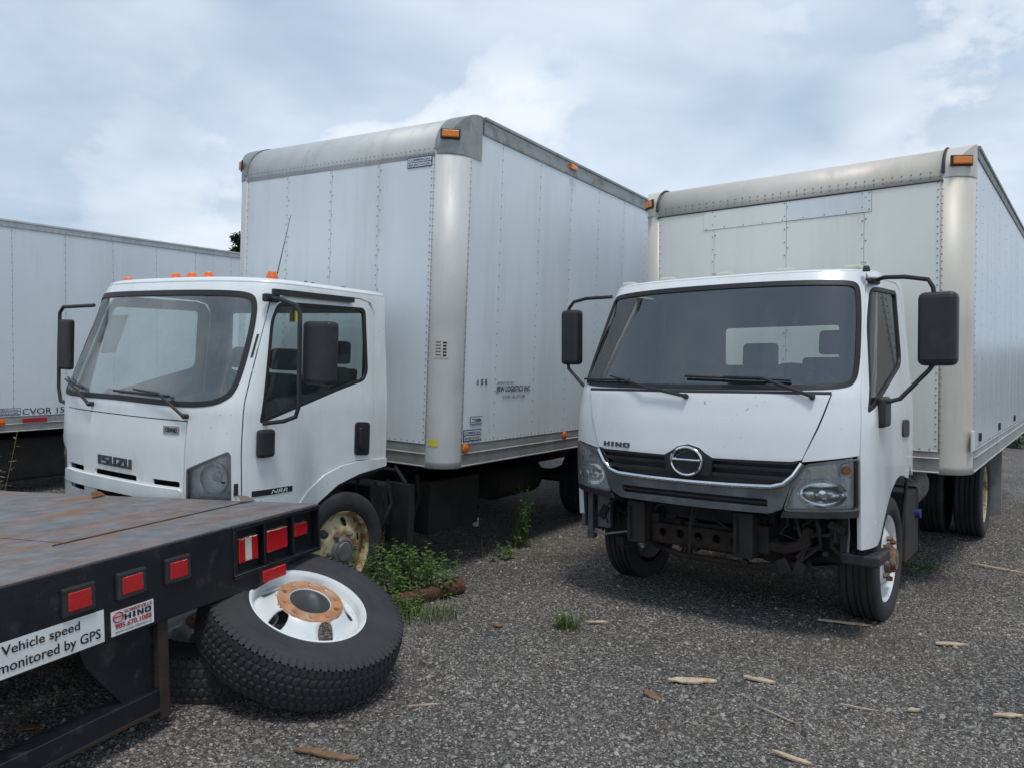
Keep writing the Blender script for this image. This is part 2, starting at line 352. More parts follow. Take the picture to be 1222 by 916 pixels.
# ------------------------------------------------------------------ ground
from mathutils import noise as mnoise
def ground_z(x, y):
    lat = (x + 1.64) * .845 - (y - 6.79) * .534; fw = -(x + 1.64) * .534 - (y - 6.79) * .845
    z = -.14 * math.exp(-((lat - .2) / 1.55) ** 2) / (1 + math.exp(max(-50, min(50, (fw - 1.95) / .18))))
    z -= .025 * math.exp(-((x + .72) ** 2 + (y - 3.6) ** 2) / .4 ** 2)
    z += .10 * math.exp(-((x + 2.5) ** 2 + (y - 3.6) ** 2) / .8 ** 2)
    z += .06 * math.exp(-((x - 4.6) ** 2 + (y - 7.9) ** 2) / 1.1 ** 2)
    z += .012 * mnoise.noise((x * .9, y * .9, 3.)) + .006 * mnoise.noise((x * 3.1, y * 3.1, 1.))
    return z
def axis1(lo, hi, step, far):
    mid = list(np.arange(lo, hi, step)); a = [lo - d for d in far[::-1]]; b = [hi + d for d in far]
    return a + mid + b
far = [.3, .8, 1.6, 3, 6, 12, 25, 60, 150, 400]
gx, gy = axis1(-5, 6.5, .07, far), axis1(1.2, 11, .07, far)
gv = [(x, y, ground_z(x, y)) for y in gy for x in gx]; nx = len(gx)
gm = MB(); gm.add(gv, [(j * nx + i, j * nx + i + 1, (j + 1) * nx + i + 1, (j + 1) * nx + i) for j in range(len(gy) - 1) for i in range(nx - 1)], True)
def gravel_mat():
    m = bpy.data.materials.new('gravel_ground'); m.use_nodes = True; t = m.node_tree; b = t.nodes['Principled BSDF']; b.inputs['Roughness'].default_value = .85
    tc = N(t, 'ShaderNodeTexCoord')
    vo = N(t, 'ShaderNodeTexVoronoi', inp={'Scale': 84., 'Randomness': 1.}); L(t, tc.outputs['Object'], vo.inputs['Vector'])
    vo2 = N(t, 'ShaderNodeTexVoronoi', inp={'Scale': 150., 'Randomness': 1.}); L(t, tc.outputs['Object'], vo2.inputs['Vector'])
    sp = N(t, 'ShaderNodeSeparateColor'); L(t, vo.outputs['Color'], sp.inputs[0])
    sp2 = N(t, 'ShaderNodeSeparateColor'); L(t, vo2.outputs['Color'], sp2.inputs[0])
    r = ramp(t, sp.outputs[0], [(0, (.034, .032, .030)), (.45, (.085, .081, .077)), (.8, (.155, .148, .14)), (1, (.38, .365, .34))])
    r2 = ramp(t, sp2.outputs[1], [(0, .55), (.6, 1.0), (1, 1.75)])
    c = mixc(t, 1., r.outputs[0], r2.outputs[0], 'MULTIPLY')
    nl = N(t, 'ShaderNodeTexNoise', inp={'Scale': .9, 'Detail': 6, 'Roughness': .6}); L(t, tc.outputs['Object'], nl.inputs['Vector'])
    rl = ramp(t, nl.outputs['Fac'], [(.32, (.86, .82, .78)), (.5, (1.20, 1.13, 1.05)), (.70, (1.48, 1.38, 1.26))])
    c = mixc(t, 1., c, rl.outputs[0], 'MULTIPLY')
    ns = N(t, 'ShaderNodeTexNoise', inp={'Scale': .55, 'Detail': 7, 'Roughness': .62}); mp = N(t, 'ShaderNodeMapping'); mp.inputs['Location'].default_value = (4.4, 1.2, 0); L(t, tc.outputs['Object'], mp.inputs[0]); L(t, mp.outputs[0], ns.inputs['Vector'])
    rs = ramp(t, ns.outputs['Fac'], [(.54, 0), (.66, .65)])
    c = mixc(t, rs.outputs[0], c, (.13, .10, .065))
    L(t, c, b.inputs['Base Color'])
    bp = N(t, 'ShaderNodeBump', inp={'Strength': .9, 'Distance': .012}); L(t, vo.outputs['Distance'], bp.inputs['Height']); bp.invert = True
    bp2 = N(t, 'ShaderNodeBump', inp={'Strength': .7, 'Distance': .006}); bp2.invert = True; L(t, vo2.outputs['Distance'], bp2.inputs['Height']); L(t, bp.outputs[0], bp2.inputs['Normal'])
    L(t, bp2.outputs[0], b.inputs['Normal']); MT['gravel_ground'] = m
gravel_mat()
g = gm.build('ground', 'gravel_ground'); g['kind'] = 'structure'
# loose stones lying on the ground
def stone_mat():
    m = bpy.data.materials.new('stones'); m.use_nodes = True; t = m.node_tree; b = t.nodes['Principled BSDF']; b.inputs['Roughness'].default_value = .8
    gi = N(t, 'ShaderNodeNewGeometry')
    r = ramp(t, gi.outputs['Random Per Island'], [(0, (.045, .041, .038)), (.30, (.095, .088, .080)), (.62, (.155, .145, .133)), (.87, (.235, .221, .204)), (.98, (.38, .36, .33)), (1, (.22, .14, .09))])
    tc = N(t, 'ShaderNodeTexCoord'); n = N(t, 'ShaderNodeTexNoise', inp={'Scale': 160., 'Detail': 3}); L(t, tc.outputs['Object'], n.inputs['Vector'])
    r2 = ramp(t, n.outputs['Fac'], [(.3, .75), (.7, 1.2)]); L(t, mixc(t, 1., r.outputs[0], r2.outputs[0], 'MULTIPLY'), b.inputs['Base Color']); MT['stones'] = m
stone_mat()
def make_stones(n):
    y = 2.3 + (9.8 - 2.3) * rng.random(n * 2) ** 1.15; x = (rng.random(n * 2) * 2 - 1) * (y * .72 + .25)
    dens_ = np.array([.6 + .6 * mnoise.noise((float(a) * 1.1, float(b) * 1.1, 9.)) for a, b in zip(x, y)])
    keep = rng.random(n * 2) < np.clip(dens_ + .25, .15, 1); x, y = x[keep][:n], y[keep][:n]; n = len(x)
    base = np.array([(1, 0, 0), (.31, .95, 0), (-.81, .59, 0), (-.81, -.59, 0), (.31, -.95, 0), (.45, .1, .7), (-.4, .35, .75), (-.25, -.45, .65)])
    fs = [(0, 1, 5), (1, 6, 5), (1, 2, 6), (2, 3, 6), (3, 7, 6), (3, 4, 7), (4, 0, 5), (4, 5, 7), (5, 6, 7)]
    s = np.exp(rng.normal(math.log(.0052), .40, n)).clip(.003, .02)
    k = len(base); V = np.repeat(base[None], n, 0) * (1 + .30 * (rng.random((n, k, 3)) - .5))
    V[:, :, 0] *= (s * (.9 + .7 * rng.random(n)))[:, None]; V[:, :, 1] *= (s * (.7 + .4 * rng.random(n)))[:, None]; V[:, :, 2] *= (s * (.8 + .5 * rng.random(n)))[:, None]
    a = rng.random(n) * 2 * PI; ca, sa = np.cos(a)[:, None], np.sin(a)[:, None]
    X = V[:, :, 0] * ca - V[:, :, 1] * sa; Y = V[:, :, 0] * sa + V[:, :, 1] * ca
    tilt = (rng.random(n) - .5)[:, None] * .7
    Z = V[:, :, 2] + X * tilt
    gz = np.array([ground_z(float(p), float(q)) for p, q in zip(x, y)])
    co = np.stack([X + x[:, None], Y + y[:, None], Z + gz[:, None] - .001], -1).reshape(-1, 3)
    F = (np.array(fs)[None] + (np.arange(n) * k)[:, None, None]).reshape(-1, 3)
    me = bpy.data.meshes.new('loose_gravel'); me.vertices.add(len(co)); me.vertices.foreach_set('co', co.ravel().astype(np.float32))
    me.loops.add(F.size); me.loops.foreach_set('vertex_index', F.ravel().astype(np.int32)); me.polygons.add(len(F))
    me.polygons.foreach_set('loop_start', np.arange(0, F.size, 3, dtype=np.int32)); me.update(calc_edges=True)
    me.materials.append(MT['stones']); o = bpy.data.objects.new('loose_gravel', me); col.objects.link(o)
    o['kind'] = 'stuff'; o['label'] = 'loose grey gravel stones strewn over the yard'; o['category'] = 'gravel'
make_stones(150000)

# ------------------------------------------------------------------ vehicles: shared pieces
def axm(c, z, x=(1, 0, 0)):
    z = Vector(z).normalized(); x = Vector(x); x = (x - x.dot(z) * z).normalized(); y = z.cross(x)
    m = Matrix((x, y, z)).transposed().to_4x4(); m.translation = Vector(c); return m
def circ(cx, cy, r, n=20, a0=0, ry=None): return [(cx + r * math.cos(a0 + 2 * PI * i / n), cy + (ry or r) * math.sin(a0 + 2 * PI * i / n)) for i in range(n)]
def wheel(root, c, side, Ro=.4, Rr=.255, hw=.115, rim='rim_white', hub='hub_grey', style='front', holes=6, dual=False, tyre='rubber', steer=0., tilt=None, lugs=6, hubl=.04):
    m = axm(c, (math.sin(steer) * -side, side * math.cos(steer), 0), (1, 0, 0))
    hz = {'front': [(0, .035), (.075, .035), (.105, .03), (.15, .03), (.165, .022), (.22, -.015), (.5, -.02)], 'dish': [(0, -.06), (.13, -.06), (.15, -.055), (.2, -.005), (.5, .01)]}[style]
    fl = hw * .78
    prof = lambda r: float(np.interp(r, [q[0] for q in hz], [q[1] for q in hz])) + fl - .03
    fn = lambda a, b: m @ Vector((a, b, prof(math.hypot(a, b))))
    loops = [circ(0, 0, Rr - .008, 40), circ(0, 0, .06, 16)] + [circ(.195 * math.cos(k * 2 * PI / holes + .3), .195 * math.sin(k * 2 * PI / holes + .3), .030, 12) for k in range(holes)]
    w = mpatch(loops, fn, .03).build('wheel', rim, root, solid=.010)
    b = MB(); b.lathe([(Rr - .010, fl - .055), (Rr - .004, fl - .012), (Rr + .012, fl + .004), (Rr + .020, fl - .002), (Rr + .018, fl - .016), (Rr, fl - .03), (Rr - .02, 0), (Rr - .02, -fl)], 48, m); b.build('rim_barrel', rim, w)
    h = MB(); p = prof(.0)
    h.lathe([(.098, p - .05), (.098, p + .004), (.088, p + .022), (.074, p + .026), (.070, p + hubl), (.060, p + hubl + .012), (.0005, p + hubl + .014)], 24, m)
    for k in range(lugs):
        a = k * 2 * PI / lugs; q = m @ Matrix.Translation((.125 * math.cos(a), .125 * math.sin(a), prof(.125)))
        h.lathe([(.017, -.004), (.017, .02), (.012, .034), (.0005, .036)], 6, q, smooth=False)
    h.build('hub', hub, w)
    t = MB(); g = .011
    half = [(Rr + .008, fl - .008), (Rr + .03, hw * .90), (Rr + (Ro - Rr) * .42, hw * 1.0), (Ro - .05, hw * .985), (Ro - .028, hw * .955), (Ro - .006, hw * .87), (Ro, hw * .80)]
    trd = [(Ro, hw * .56), (Ro - g, hw * .54), (Ro - g, hw * .47), (Ro, hw * .45), (Ro, hw * .20), (Ro - g, hw * .18), (Ro - g, hw * .09), (Ro, hw * .07)]
    pr = half + trd; pr = pr + [(r, -h_) for r, h_ in pr[::-1]]
    t.lathe(pr, 64, m); t.build('tyre', tyre, w)
    if dual:
        t2 = MB(); t2.lathe(pr, 48, m @ Matrix.Translation((0, 0, -.30))); t2.build('tyre', tyre, w)
    return w
def rivet(mb, p, n, r=.0062, h=.0035):
    n = Vector(n); a = Vector((0, 0, 1)) if abs(n.z) < .9 else Vector((1, 0, 0)); x = a.cross(n).normalized(); y = n.cross(x); p = Vector(p)
    k = 6; vs = [p + r * (math.cos(i * PI / 3) * x + math.sin(i * PI / 3) * y) for i in range(k)] + [p + .55 * r * (math.cos(i * PI / 3) * x + math.sin(i * PI / 3) * y) + h * n for i in range(k)]
    mb.add(vs, [(i, (i + 1) % k, k + (i + 1) % k, k + i) for i in range(k)] + [tuple(range(k, 2 * k))])
def rivrow(mb, p0, p1, n, sp=.05, **kw):
    p0, p1 = Vector(p0), Vector(p1); k = max(1, int((p1 - p0).length / sp))
    for i in range(k + 1): rivet(mb, p0.lerp(p1, i / k), n, **kw)
def cargo(root, W, H, c, a, b, d, r, q, Ln, fcols, scols, M_, label):
    """van body: x 0 at its front, going to -Ln; z 0 at the underside of the floor rail"""
    Rc = H - c; hw = W / 2; Rx = Rc * 1.05
    core = MB(); core.box((-Ln + .02, -hw + .03, .02), (-r - .03, hw - .03, c)); core.box((-Ln + .02, -hw + .03, c), (-Rx - .02, hw - .03, H - .03)); core.box((-r - .03, -hw + r + .02, .02), (-.032, hw - r - .02, c - .06))
    box = core.build('cargo_box', 'liner_dark', root); box['label'] = label
    ys = [-hw + q] + fcols + [hw - r]
    for i in range(len(ys) - 1):
        MB().box((-.03, ys[i] + .0015, a), (.0015 * (i % 2), ys[i + 1] - .0015, c - .001)).build('front_panel', M_['front'], box, bevel=.0015, seg=1)
    sx = [-q * 1.0] + scols + [-Ln + .06]
    for s in (-1, 1):
        for i in range(len(sx) - 1):
            x0, x1 = sx[i] - (.0 if i else (r - q if s > 0 else 0)), sx[i + 1]
            MB().box((x1 + .0015, s * hw - (.03 if s > 0 else 0), a), (x0 - .0015, s * hw + (0 if s > 0 else .03), d)).build('side_panel', M_['side'], box, bevel=.0015, seg=1)
    # roof and rear frame
    MB().box((-Ln, -hw + .02, H - .03), (-Rx, hw - .02, H + .004)).build('roof', M_['side'], box)
    rf = MB()
    for s in (-1, 1): rf.box((-Ln - .04, s * hw - .06, 0), (-Ln + .06, s * hw + .06 * 0 + .002 * s if s > 0 else s * hw + .06, H))
    rf.box((-Ln - .04, -hw + .06, H - .2), (-Ln + .05, hw - .06, H)); rf.box((-Ln - .04, -hw + .06, 0), (-Ln + .05, hw - .06, .14)); rf.build('rear_frame', M_['rail'], box)
    MB().box((-Ln - .01, -hw + .07, .15), (-Ln + .03, hw - .07, H - .21)).build('rear_door', M_['side'], box)
    # corner posts: rounded, from the rail to the cap
    for s in (-1, 1):
        rr = r if s > 0 else q; k = 10; pts = [(-rr + rr * math.cos(t), s * (hw - rr + rr * math.sin(t))) for t in np.linspace(0, PI / 2, k)]
        pts = [(.002, s * (hw - rr - .02))] + [(x + .003 * math.cos(t), y + s * .003 * math.sin(t)) for (x, y), t in zip(pts, np.linspace(0, PI / 2, k))] + [(-rr - .03, s * (hw + .003))]
        P = MB(); n = len(pts); zs = [-.006, .05, c * .5, c - .004]
        P.add([(x, y, z) for z in zs for x, y in pts], [((j * n + i, j * n + i + 1, (j + 1) * n + i + 1, (j + 1) * n + i) if s > 0 else (j * n + i, (j + 1) * n + i, (j + 1) * n + i + 1, j * n + i + 1)) for j in range(len(zs) - 1) for i in range(n - 1)], True)
        P.build('corner_post', M_['post'], box, solid=.006, sharp=60)
        # cap where the post meets the rounded roof edge
        K = MB(); T = list(np.linspace(0, PI / 2, k)); cap = []
        for t in T: cap.append((-rr + rr * math.cos(t), hw - rr + rr * math.sin(t)))
        cap += [(-rr - (Rx + .02 - rr) * j / 8, hw) for j in range(1, 9)]
        zc = lambda x: c + Rc * math.sqrt(max(0, 1 - ((min(0, x) + Rx) / Rx) ** 2)) if x > -Rx else H
        o = .005
        lo = [(x + o, s * (y + o), c - .03) for x, y in cap]; hi = [(x + o, s * (y + o), zc(x) + o) for x, y in cap]; inn = [(x + o, s * (hw - rr - .012), zc(x) + o) for x, y in cap]
        n = len(cap); fl = (lambda f: f) if s > 0 else (lambda f: f[::-1])
        K.add(lo + hi, [fl((i, i + 1, n + i + 1, n + i)) for i in range(n - 1)], True); K.add(hi + inn, [fl((i, i + 1, n + i + 1, n + i)) for i in range(n - 1)], True)
        K.build('corner_cap', M_['cap'], box, sharp=40)
        lm = axm((-rr + (rr + .008) * math.cos(.62), s * (hw - rr + (rr + .008) * math.sin(.62)), c + Rc * .36), (math.cos(.62), s * math.sin(.62), .0), (0, 0, 1))
        R3 = lm.to_3x3()
        MB().obox(lm.translation, (.075, .15, .016), R3).build('lamp_base', 'black_plastic', box, bevel=.004)
        MB().obox(lm.translation + lm.col[2].to_3d() * .014, (.052, .125, .022), R3).build('marker_lamp', 'amber_lens', box, bevel=.006)
    # rounded front edge of the roof
    Fc = MB(); k = 14; pts = [(-Rx + Rx * math.cos(t), c + Rc * math.sin(t)) for t in np.linspace(0, PI / 2, k)]; pts = [(.002, c - .004)] + pts[1:] if False else [(.003, c - .05)] + [(x + .003 * math.cos(t), z) for (x, z), t in zip(pts, np.linspace(0, PI / 2, k))]
    n = len(pts); yy = [-hw + q + .004, hw - r - .004]
    Fc.add([(x, y, z) for y in yy for x, z in pts], [(i, n + i, n + i + 1, i + 1) for i in range(n - 1)], True); Fc.build('front_cap', M_['fcap'], box, solid=.006, sharp=60)
    if M_.get('strip'):
        for s in (-1, 1):
            y = (hw - r - .002) if s > 0 else -(hw - q - .002)
            MB().tube([(x + .006 * math.cos(t), y, z + .006 * math.sin(t)) for (x, z), t in zip(pts[1:], np.linspace(0, PI / 2, k))], .011, 6).build('joint_strip', 'black_plastic', box)
        MB().box((.003, -hw + q, c - .056), (.008, hw - r, c - .049)).build('joint_strip', 'black_plastic', box)
    # rails
    pf = [(-.04, 0), (.010, 0), (.013, .006), (.006, .014), (.006, b - .006), (.014, b), (.006, b + .008), (.004, a - .008), (.009, a), (-.04, a)]
    yy = (-hw + q + .01, hw - r - .01)
    Rr_ = MB(); Rr_.prism(pf, lambda o_, z, h: (o_, yy[1] - h, z), yy[1] - yy[0]); Rr_.build('front_rail', M_['rail'], box)
    for s in (-1, 1):
        Rr_ = MB(); Rr_.prism(pf if s < 0 else pf, (lambda o_, z, h: (-r - .02 - h, hw + o_, z)) if s > 0 else (lambda o_, z, h: (-Ln + .05 + h, -hw - o_, z)), Ln - r - .08); Rr_.build('bottom_rail', M_['rail'], box)
        tr = MB(); tp = [(-.03, d - H + .0), (.007, d - H), (.010, d - H + .01), (.010, -.022), (.022, -.014), (.022, .006), (-.03, .008)]
        tr.prism(tp, (lambda o_, z, h: (-Rx - .03 - h, hw + o_, H + z)) if s > 0 else (lambda o_, z, h: (-Ln + .05 + h, -hw - o_, H + z)), Ln - Rx - .08); tr.build('top_rail', M_['trail'], box)
        if M_.get('cap_side'): pass
    # rivets
    rv = MB()
    for y in fcols:
        rivrow(rv, (.004, y - .012, a + .05), (.004, y - .012, c - .07), (1, 0, 0), M_.get('rs', .075)); rivrow(rv, (.004, y + .012, a + .085), (.004, y + .012, c - .1), (1, 0, 0), .15)
    for k_ in (0, 1): rivrow(rv, (.006, -hw + q + .02, c - .02 + k_ * .035), (.006 - k_ * .004, hw - r - .02, c - .02 + k_ * .035), (1, 0, .1 * k_), .045 if not M_.get('strip') else .06)
    for z0 in (0,):
        rivrow(rv, (.004, hw - r - .035, a + .04), (.004, hw - r - .035, c - .06), (1, 0, 0), .05); rivrow(rv, (.007, hw - r - .008, a + .02), (.007, hw - r - .008, c - .06), (1, 0, 0), .05)
        rivrow(rv, (.004, -hw + q + .03, a + .04), (.004, -hw + q + .03, c - .06), (1, 0, 0), .06)
        rivrow(rv, (-r - .02, hw + .006, a), (-r - .02, hw + .006, c - .06), (0, 1, 0), .05)
    for x in scols: rivrow(rv, (x, hw + .001, a + .03), (x, hw + .001, d - .03), (0, 1, 0), M_.get('rs', .075) * 1.2, r=M_.get('rr', .006))
    rivrow(rv, (-r - .05, hw + .002, a + .015), (-Ln + .1, hw + .002, a + .015), (0, 1, 0), .06)
    rivrow(rv, (.002, yy[0] + .02, a + .015), (.002, yy[1], a + .015), (1, 0, 0), .06)
    rivrow(rv, (-Rx - .06, hw + .010, d + .02), (-Ln + .1, hw + .010, d + .02), (0, 1, 0), .08)
    o = rv.build('rivets', 'rivet_metal', box); o['kind'] = 'stuff'
    return box
def chassis(root, x0, x1, z, wheel_x, wz, y=.38):
    for s in (-1, 1): MB().box((x1, s * y - .035, z), (x0, s * y + .035, z + .17)).build('frame_rail', 'chassis_black', root, bevel=.006)
    x = x0 - .3
    cm = MB()
    while x > x1: cm.box((x - .04, -y + .036, z + .03), (x + .04, y - .036, z + .14)); x -= .75
    cm.build('cross_members', 'chassis_black', root)
    for i, (wx, k) in enumerate(wheel_x):
        ax = MB(); ax.tube([(wx, -.8, wz - .0), (wx, -.45, wz - (.07 if k == 'front' else 0)), (wx, .45, wz - (.07 if k == 'front' else 0)), (wx, .8, wz)], .05 if k == 'front' else .07, 10)
        if k == 'rear': ax.lathe([(.0005, -.17), (.1, -.15), (.17, -.05), (.17, .05), (.1, .15), (.0005, .17)], 16, axm((wx, 0, wz), (1, 0, 0), (0, 0, 1)))
        ax.build('axle', 'chassis_black', root)
        for s in (-1, 1):
            sp = MB(); L0 = .6
            for j in range(4):
                l = L0 * (1 - j * .17); sp.add(*(lambda P: (P, [(m_, m_ + 1, m_ + 3, m_ + 2) for m_ in range(0, 2 * 8 - 2, 2)] ))([(wx + l * (2 * t / 7 - 1), s * y + e * .035, wz + .07 + .13 * (2 * t / 7 - 1) ** 2 * (l / L0) ** 2 - j * .013) for t in range(8) for e in (-1, 1)]))
            sp.build('leaf_spring', 'chassis_black', root, solid=.011)
# ------------------------------------------------------------------ cab surface
class Cab:
    """outer skin: u runs round the front from its centre line to the doors, z is height; p gives the point"""
    def __init__(s, x0, w, a, n):
        s.x0 = x0; s.w = w; s.a = a; s.n = n
        th = np.linspace(0, PI / 2, 2001); W = max(t[1] for t in w); X = a * np.cos(th) ** (2 / n); Y = W * np.sin(th) ** (2 / n)
        l = np.concatenate([[0], np.cumsum(np.hypot(np.diff(X), np.diff(Y)))]); s.L = float(l[-1]); s.th = th; s.tl = l; s.X = X
    def it(s, z, t):
        a, b = [q[0] for q in t], [q[1] for q in t]; return float(np.mean(np.interp([z - .04, z - .02, z, z + .02, z + .04], a, b)))
    def p(s, u, z):
        x0, w, au, sg = s.it(z, s.x0), s.it(z, s.w), abs(u), (1 if u >= 0 else -1)
        if au < s.L:
            t = float(np.interp(au, s.tl, s.th)); return Vector((x0 - s.a + s.a * max(0, math.cos(t)) ** (2 / s.n), sg * w * math.sin(t) ** (2 / s.n), z))
        return Vector((x0 - s.a - (au - s.L), sg * w, z))
    def u(s, x, z):      # side: u for a given x
        k = x - (s.it(z, s.x0) - s.a)
        if k <= 0: return s.L - k
        return float(np.interp(-k, -s.X, s.tl))
    def nrm(s, u, z):
        e = 1e-3; du = s.p(u + e, z) - s.p(u - e, z); dz = s.p(u, z + e) - s.p(u, z - e); return du.cross(dz).normalized()
    def off(s, d): return lambda u, z: s.p(u, z) + s.nrm(u, z) * d
    def side(s, pts, step=.06):   # (x,z) outline -> (u,z), densified so that straight stays straight
        return [(s.u(x, z), z) for x, z in dens(pts, step)]
mir = lambda poly: [(-u, z) for u, z in poly][::-1]
def panel(C, name, loops, mat, root, off=0., thick=.012, step=.05, bevel=0, inner='liner_dark'):
    """a sheet of the skin with true surface normals, folded edges and an inner face"""
    q, F = patch2(loops, step); fo = C.off(off); P = [fo(*p) for p in q]; Nn = [C.nrm(*p) for p in q]
    V = [tuple(p) for p in P]; faces = list(F); LN = [tuple(Nn[i]) for f in F for i in f]; MI = [0] * len(F)
    if thick:
        cnt = {}
        for f in F:
            for a, b in zip(f, f[1:] + f[:1]): cnt[(a, b)] = 1
        for (a, b) in list(cnt):
            if (b, a) in cnt: continue
            o = len(V); A, B = P[a] - Nn[a] * thick, P[b] - Nn[b] * thick
            V += [tuple(P[a]), tuple(A), tuple(B), tuple(P[b])]; faces.append((o, o + 1, o + 2, o + 3))
            fnn = (A - P[a]).cross(B - P[a]); fnn = fnn.normalized() if fnn.length > 1e-12 else Nn[a]
            LN += [tuple((fnn + Nn[a] * .9).normalized()), tuple(fnn), tuple(fnn), tuple((fnn + Nn[b] * .9).normalized())]; MI.append(0)
        o = len(V); V += [tuple(p - n * thick) for p, n in zip(P, Nn)]
        for f in F: faces.append(tuple(o + i for i in f[::-1])); LN += [tuple(-Nn[i]) for i in f[::-1]]; MI.append(1)
    me = bpy.data.meshes.new(name); me.from_pydata(V, [], faces); me.update()
    me.polygons.foreach_set('use_smooth', [True] * len(faces)); me.polygons.foreach_set('material_index', MI)
    me.materials.append(MT[mat]); me.materials.append(MT[inner if thick > .009 else mat]); me.normals_split_custom_set(LN)
    ob = bpy.data.objects.new(name, me); col.objects.link(ob); ob.parent = root; return ob
def glazing(C, name, poly, mat, root, border=.03, off=-.004, ws=False):
    g = panel(C, name, [poly], mat, root, off, 0, .06)
    panel(C, 'window_seal', [poly, inset(ccw(poly), border)], 'black_rubber_seal', g, off + .007, .02, .04)
    return g
def roof_shell(C, zr, xb, hgt, ins_f, ins_s, mat, root, name='roof'):
    us = np.concatenate([np.linspace(-C.u(xb, zr), -C.L, 8)[:-1], np.linspace(-C.L, C.L, 41), np.linspace(C.L, C.u(xb, zr), 8)[1:]])
    ring0 = [C.p(float(u), zr) for u in us]; n = len(ring0); m = MB(); K = 8; rings = []
    xm = (ring0[n // 2].x + xb) / 2
    for k in range(K + 1):
        t = k / K * PI / 2; h = hgt * math.sin(t); i_ = 1 - math.cos(t)
        rings.append([Vector((xm + (p.x - xm) * (1 - i_ * (ins_f if p.x > xm else ins_f * .6)), p.y * (1 - i_ * ins_s), zr + h)) for p in ring0])
    for k in range(1, 5):
        f = 1 - k / 4 * .999; rings.append([Vector((xm + (p.x - xm) * f, p.y * f, p.z + hgt * .3 * (1 - f * f))) for p in rings[K]])
    V = [p for r in rings for p in r]
    m.add(V, [(k * n + j, k * n + (j + 1) % n, (k + 1) * n + (j + 1) % n, (k + 1) * n + j) for k in range(len(rings) - 1) for j in range(n)], True)
    return m.build(name, mat, root, solid=.015, sharp=60)
def back_wall(C, xb, z0, zr, win, mat, root, glass='glass_rear'):
    hw = lambda z: C.it(z, C.w) - .004
    out = [(-hw(z0), z0), (hw(z0), z0), (hw(.6), .6), (hw(zr), zr), (-hw(zr), zr), (-hw(.6), .6)]
    hole = roundp([(win[0], win[2]), (win[1], win[2]), (win[1], win[3]), (win[0], win[3])], .05)
    b = mpatch([out, hole], lambda y, z: (xb + .002, y, z), .12).build('back_wall', mat, root, solid=.03, solid_off=0)
    mpatch([hole], lambda y, z: (xb + .002, y, z), .2).build('rear_window', glass, b)
    mpatch([hole, inset(ccw(hole), .02)], lambda y, z: (xb + .018, y, z), .1).build('window_seal', 'black_rubber_seal', b, solid=.04, solid_off=0)
    # inner trim in a lighter tone
    mpatch([[(-hw(.0) + .06, .12), (hw(.0) - .06, .12), (hw(zr) - .07, zr), (-hw(zr) + .07, zr)], hole], lambda y, z: (xb + .03, y, z), .15).build('inner_trim', 'interior_grey', b)
    return b
def seat(root, y, x=.75, zs=.13, w=.46, top=.92, mat='cloth_dark'):
    m = MB(); m.box((x - .16, y - w / 2, zs), (x + .36, y + w / 2, zs + .16))
    prof = [(x - .28, zs + .16), (x - .12, zs + .16), (x - .20, top - .18), (x - .24, top - .2), (x - .34, top - .2)]
    m.prism(prof, lambda a, b, h: (a, y + w / 2 - h, b), w)
    m.prism([(x - .36, top - .17), (x - .24, top - .17), (x - .26, top), (x - .36, top)], lambda a, b, h: (a, y + w * .28 - h, b), w * .56)
    return m.build('seat', mat, root, bevel=.04, seg=3)
def steering(root, c, r=.215, tilt=.65):
    m = MB(); M = axm(c, (-math.sin(tilt), 0, math.cos(tilt)), (0, 1, 0)); k = 28
    m.tube([M @ Vector((r * math.cos(2 * PI * i / k), r * math.sin(2 * PI * i / k), 0)) for i in range(k + 1)], .016, 8, False)
    for a in (.2, PI - .2, -PI / 2): m.tube([M @ Vector((0, 0, -.03)), M @ Vector((r * math.cos(a), r * math.sin(a), 0))], .014, 6)
    m.tube([M @ Vector((0, 0, 0)), M @ Vector((0, 0, -.42))], .035, 8); m.lathe([(.0005, .005), (.06, 0), (.07, -.03)], 16, M)
    return m.build('steering_wheel', 'black_plastic', root)
def dash(root, C, z=.46, x0=None):
    m = MB(); n = 14; P = []
    for i in range(n + 1):
        u = -.86 + 1.72 * i / n; p = C.p(u, z)
        P += [(p.x - .07, p.y * .96, z - .02), (1.25, p.y * .96, z + .03 + (.06 if u > .1 else 0)), (1.16, p.y * .96, z - .06), (1.18, p.y * .96, z - .42), (p.x - .2, p.y * .96, z - .42)]
    m.add(P, [(i * 5 + j, (i + 1) * 5 + j, (i + 1) * 5 + (j + 1) % 5, i * 5 + (j + 1) % 5)[::-1] for i in range(n) for j in range(5)], True)
    return m.build('dashboard', 'interior_grey', root, sharp=40)
def wiper(root, C, piv, elbow, tip, blade0, blade1, name='wiper'):
    m = MB(); o = lambda q, d: C.off(d)(*q)
    m.lathe([(.016, 0), (.016, .03), (.010, .04), (.0005, .041)], 10, axm(o(piv, .0), C.nrm(*piv), (0, 1, 0)))
    m.tube([o(piv, .03), o(elbow, .045), o(tip, .04)], [.011, .009, .006], 6)
    k = 8; m.tube([o((blade0[0] + (blade1[0] - blade0[0]) * i / k, blade0[1] + (blade1[1] - blade0[1]) * i / k), .016) for i in range(k + 1)], .008, 5)
    return m.build(name, 'black_plastic', root)
def rbox(m, lo, hi): return m.box(lo, hi)
def place(name, label, cat, group, M3, T, S):
    M = Matrix([list(r) + [t] for r, t in zip(M3, T)] + [[0, 0, 0, 1]]) @ Matrix.Diagonal((S, S, S, 1))
    return empty(name, label, cat, group, M)

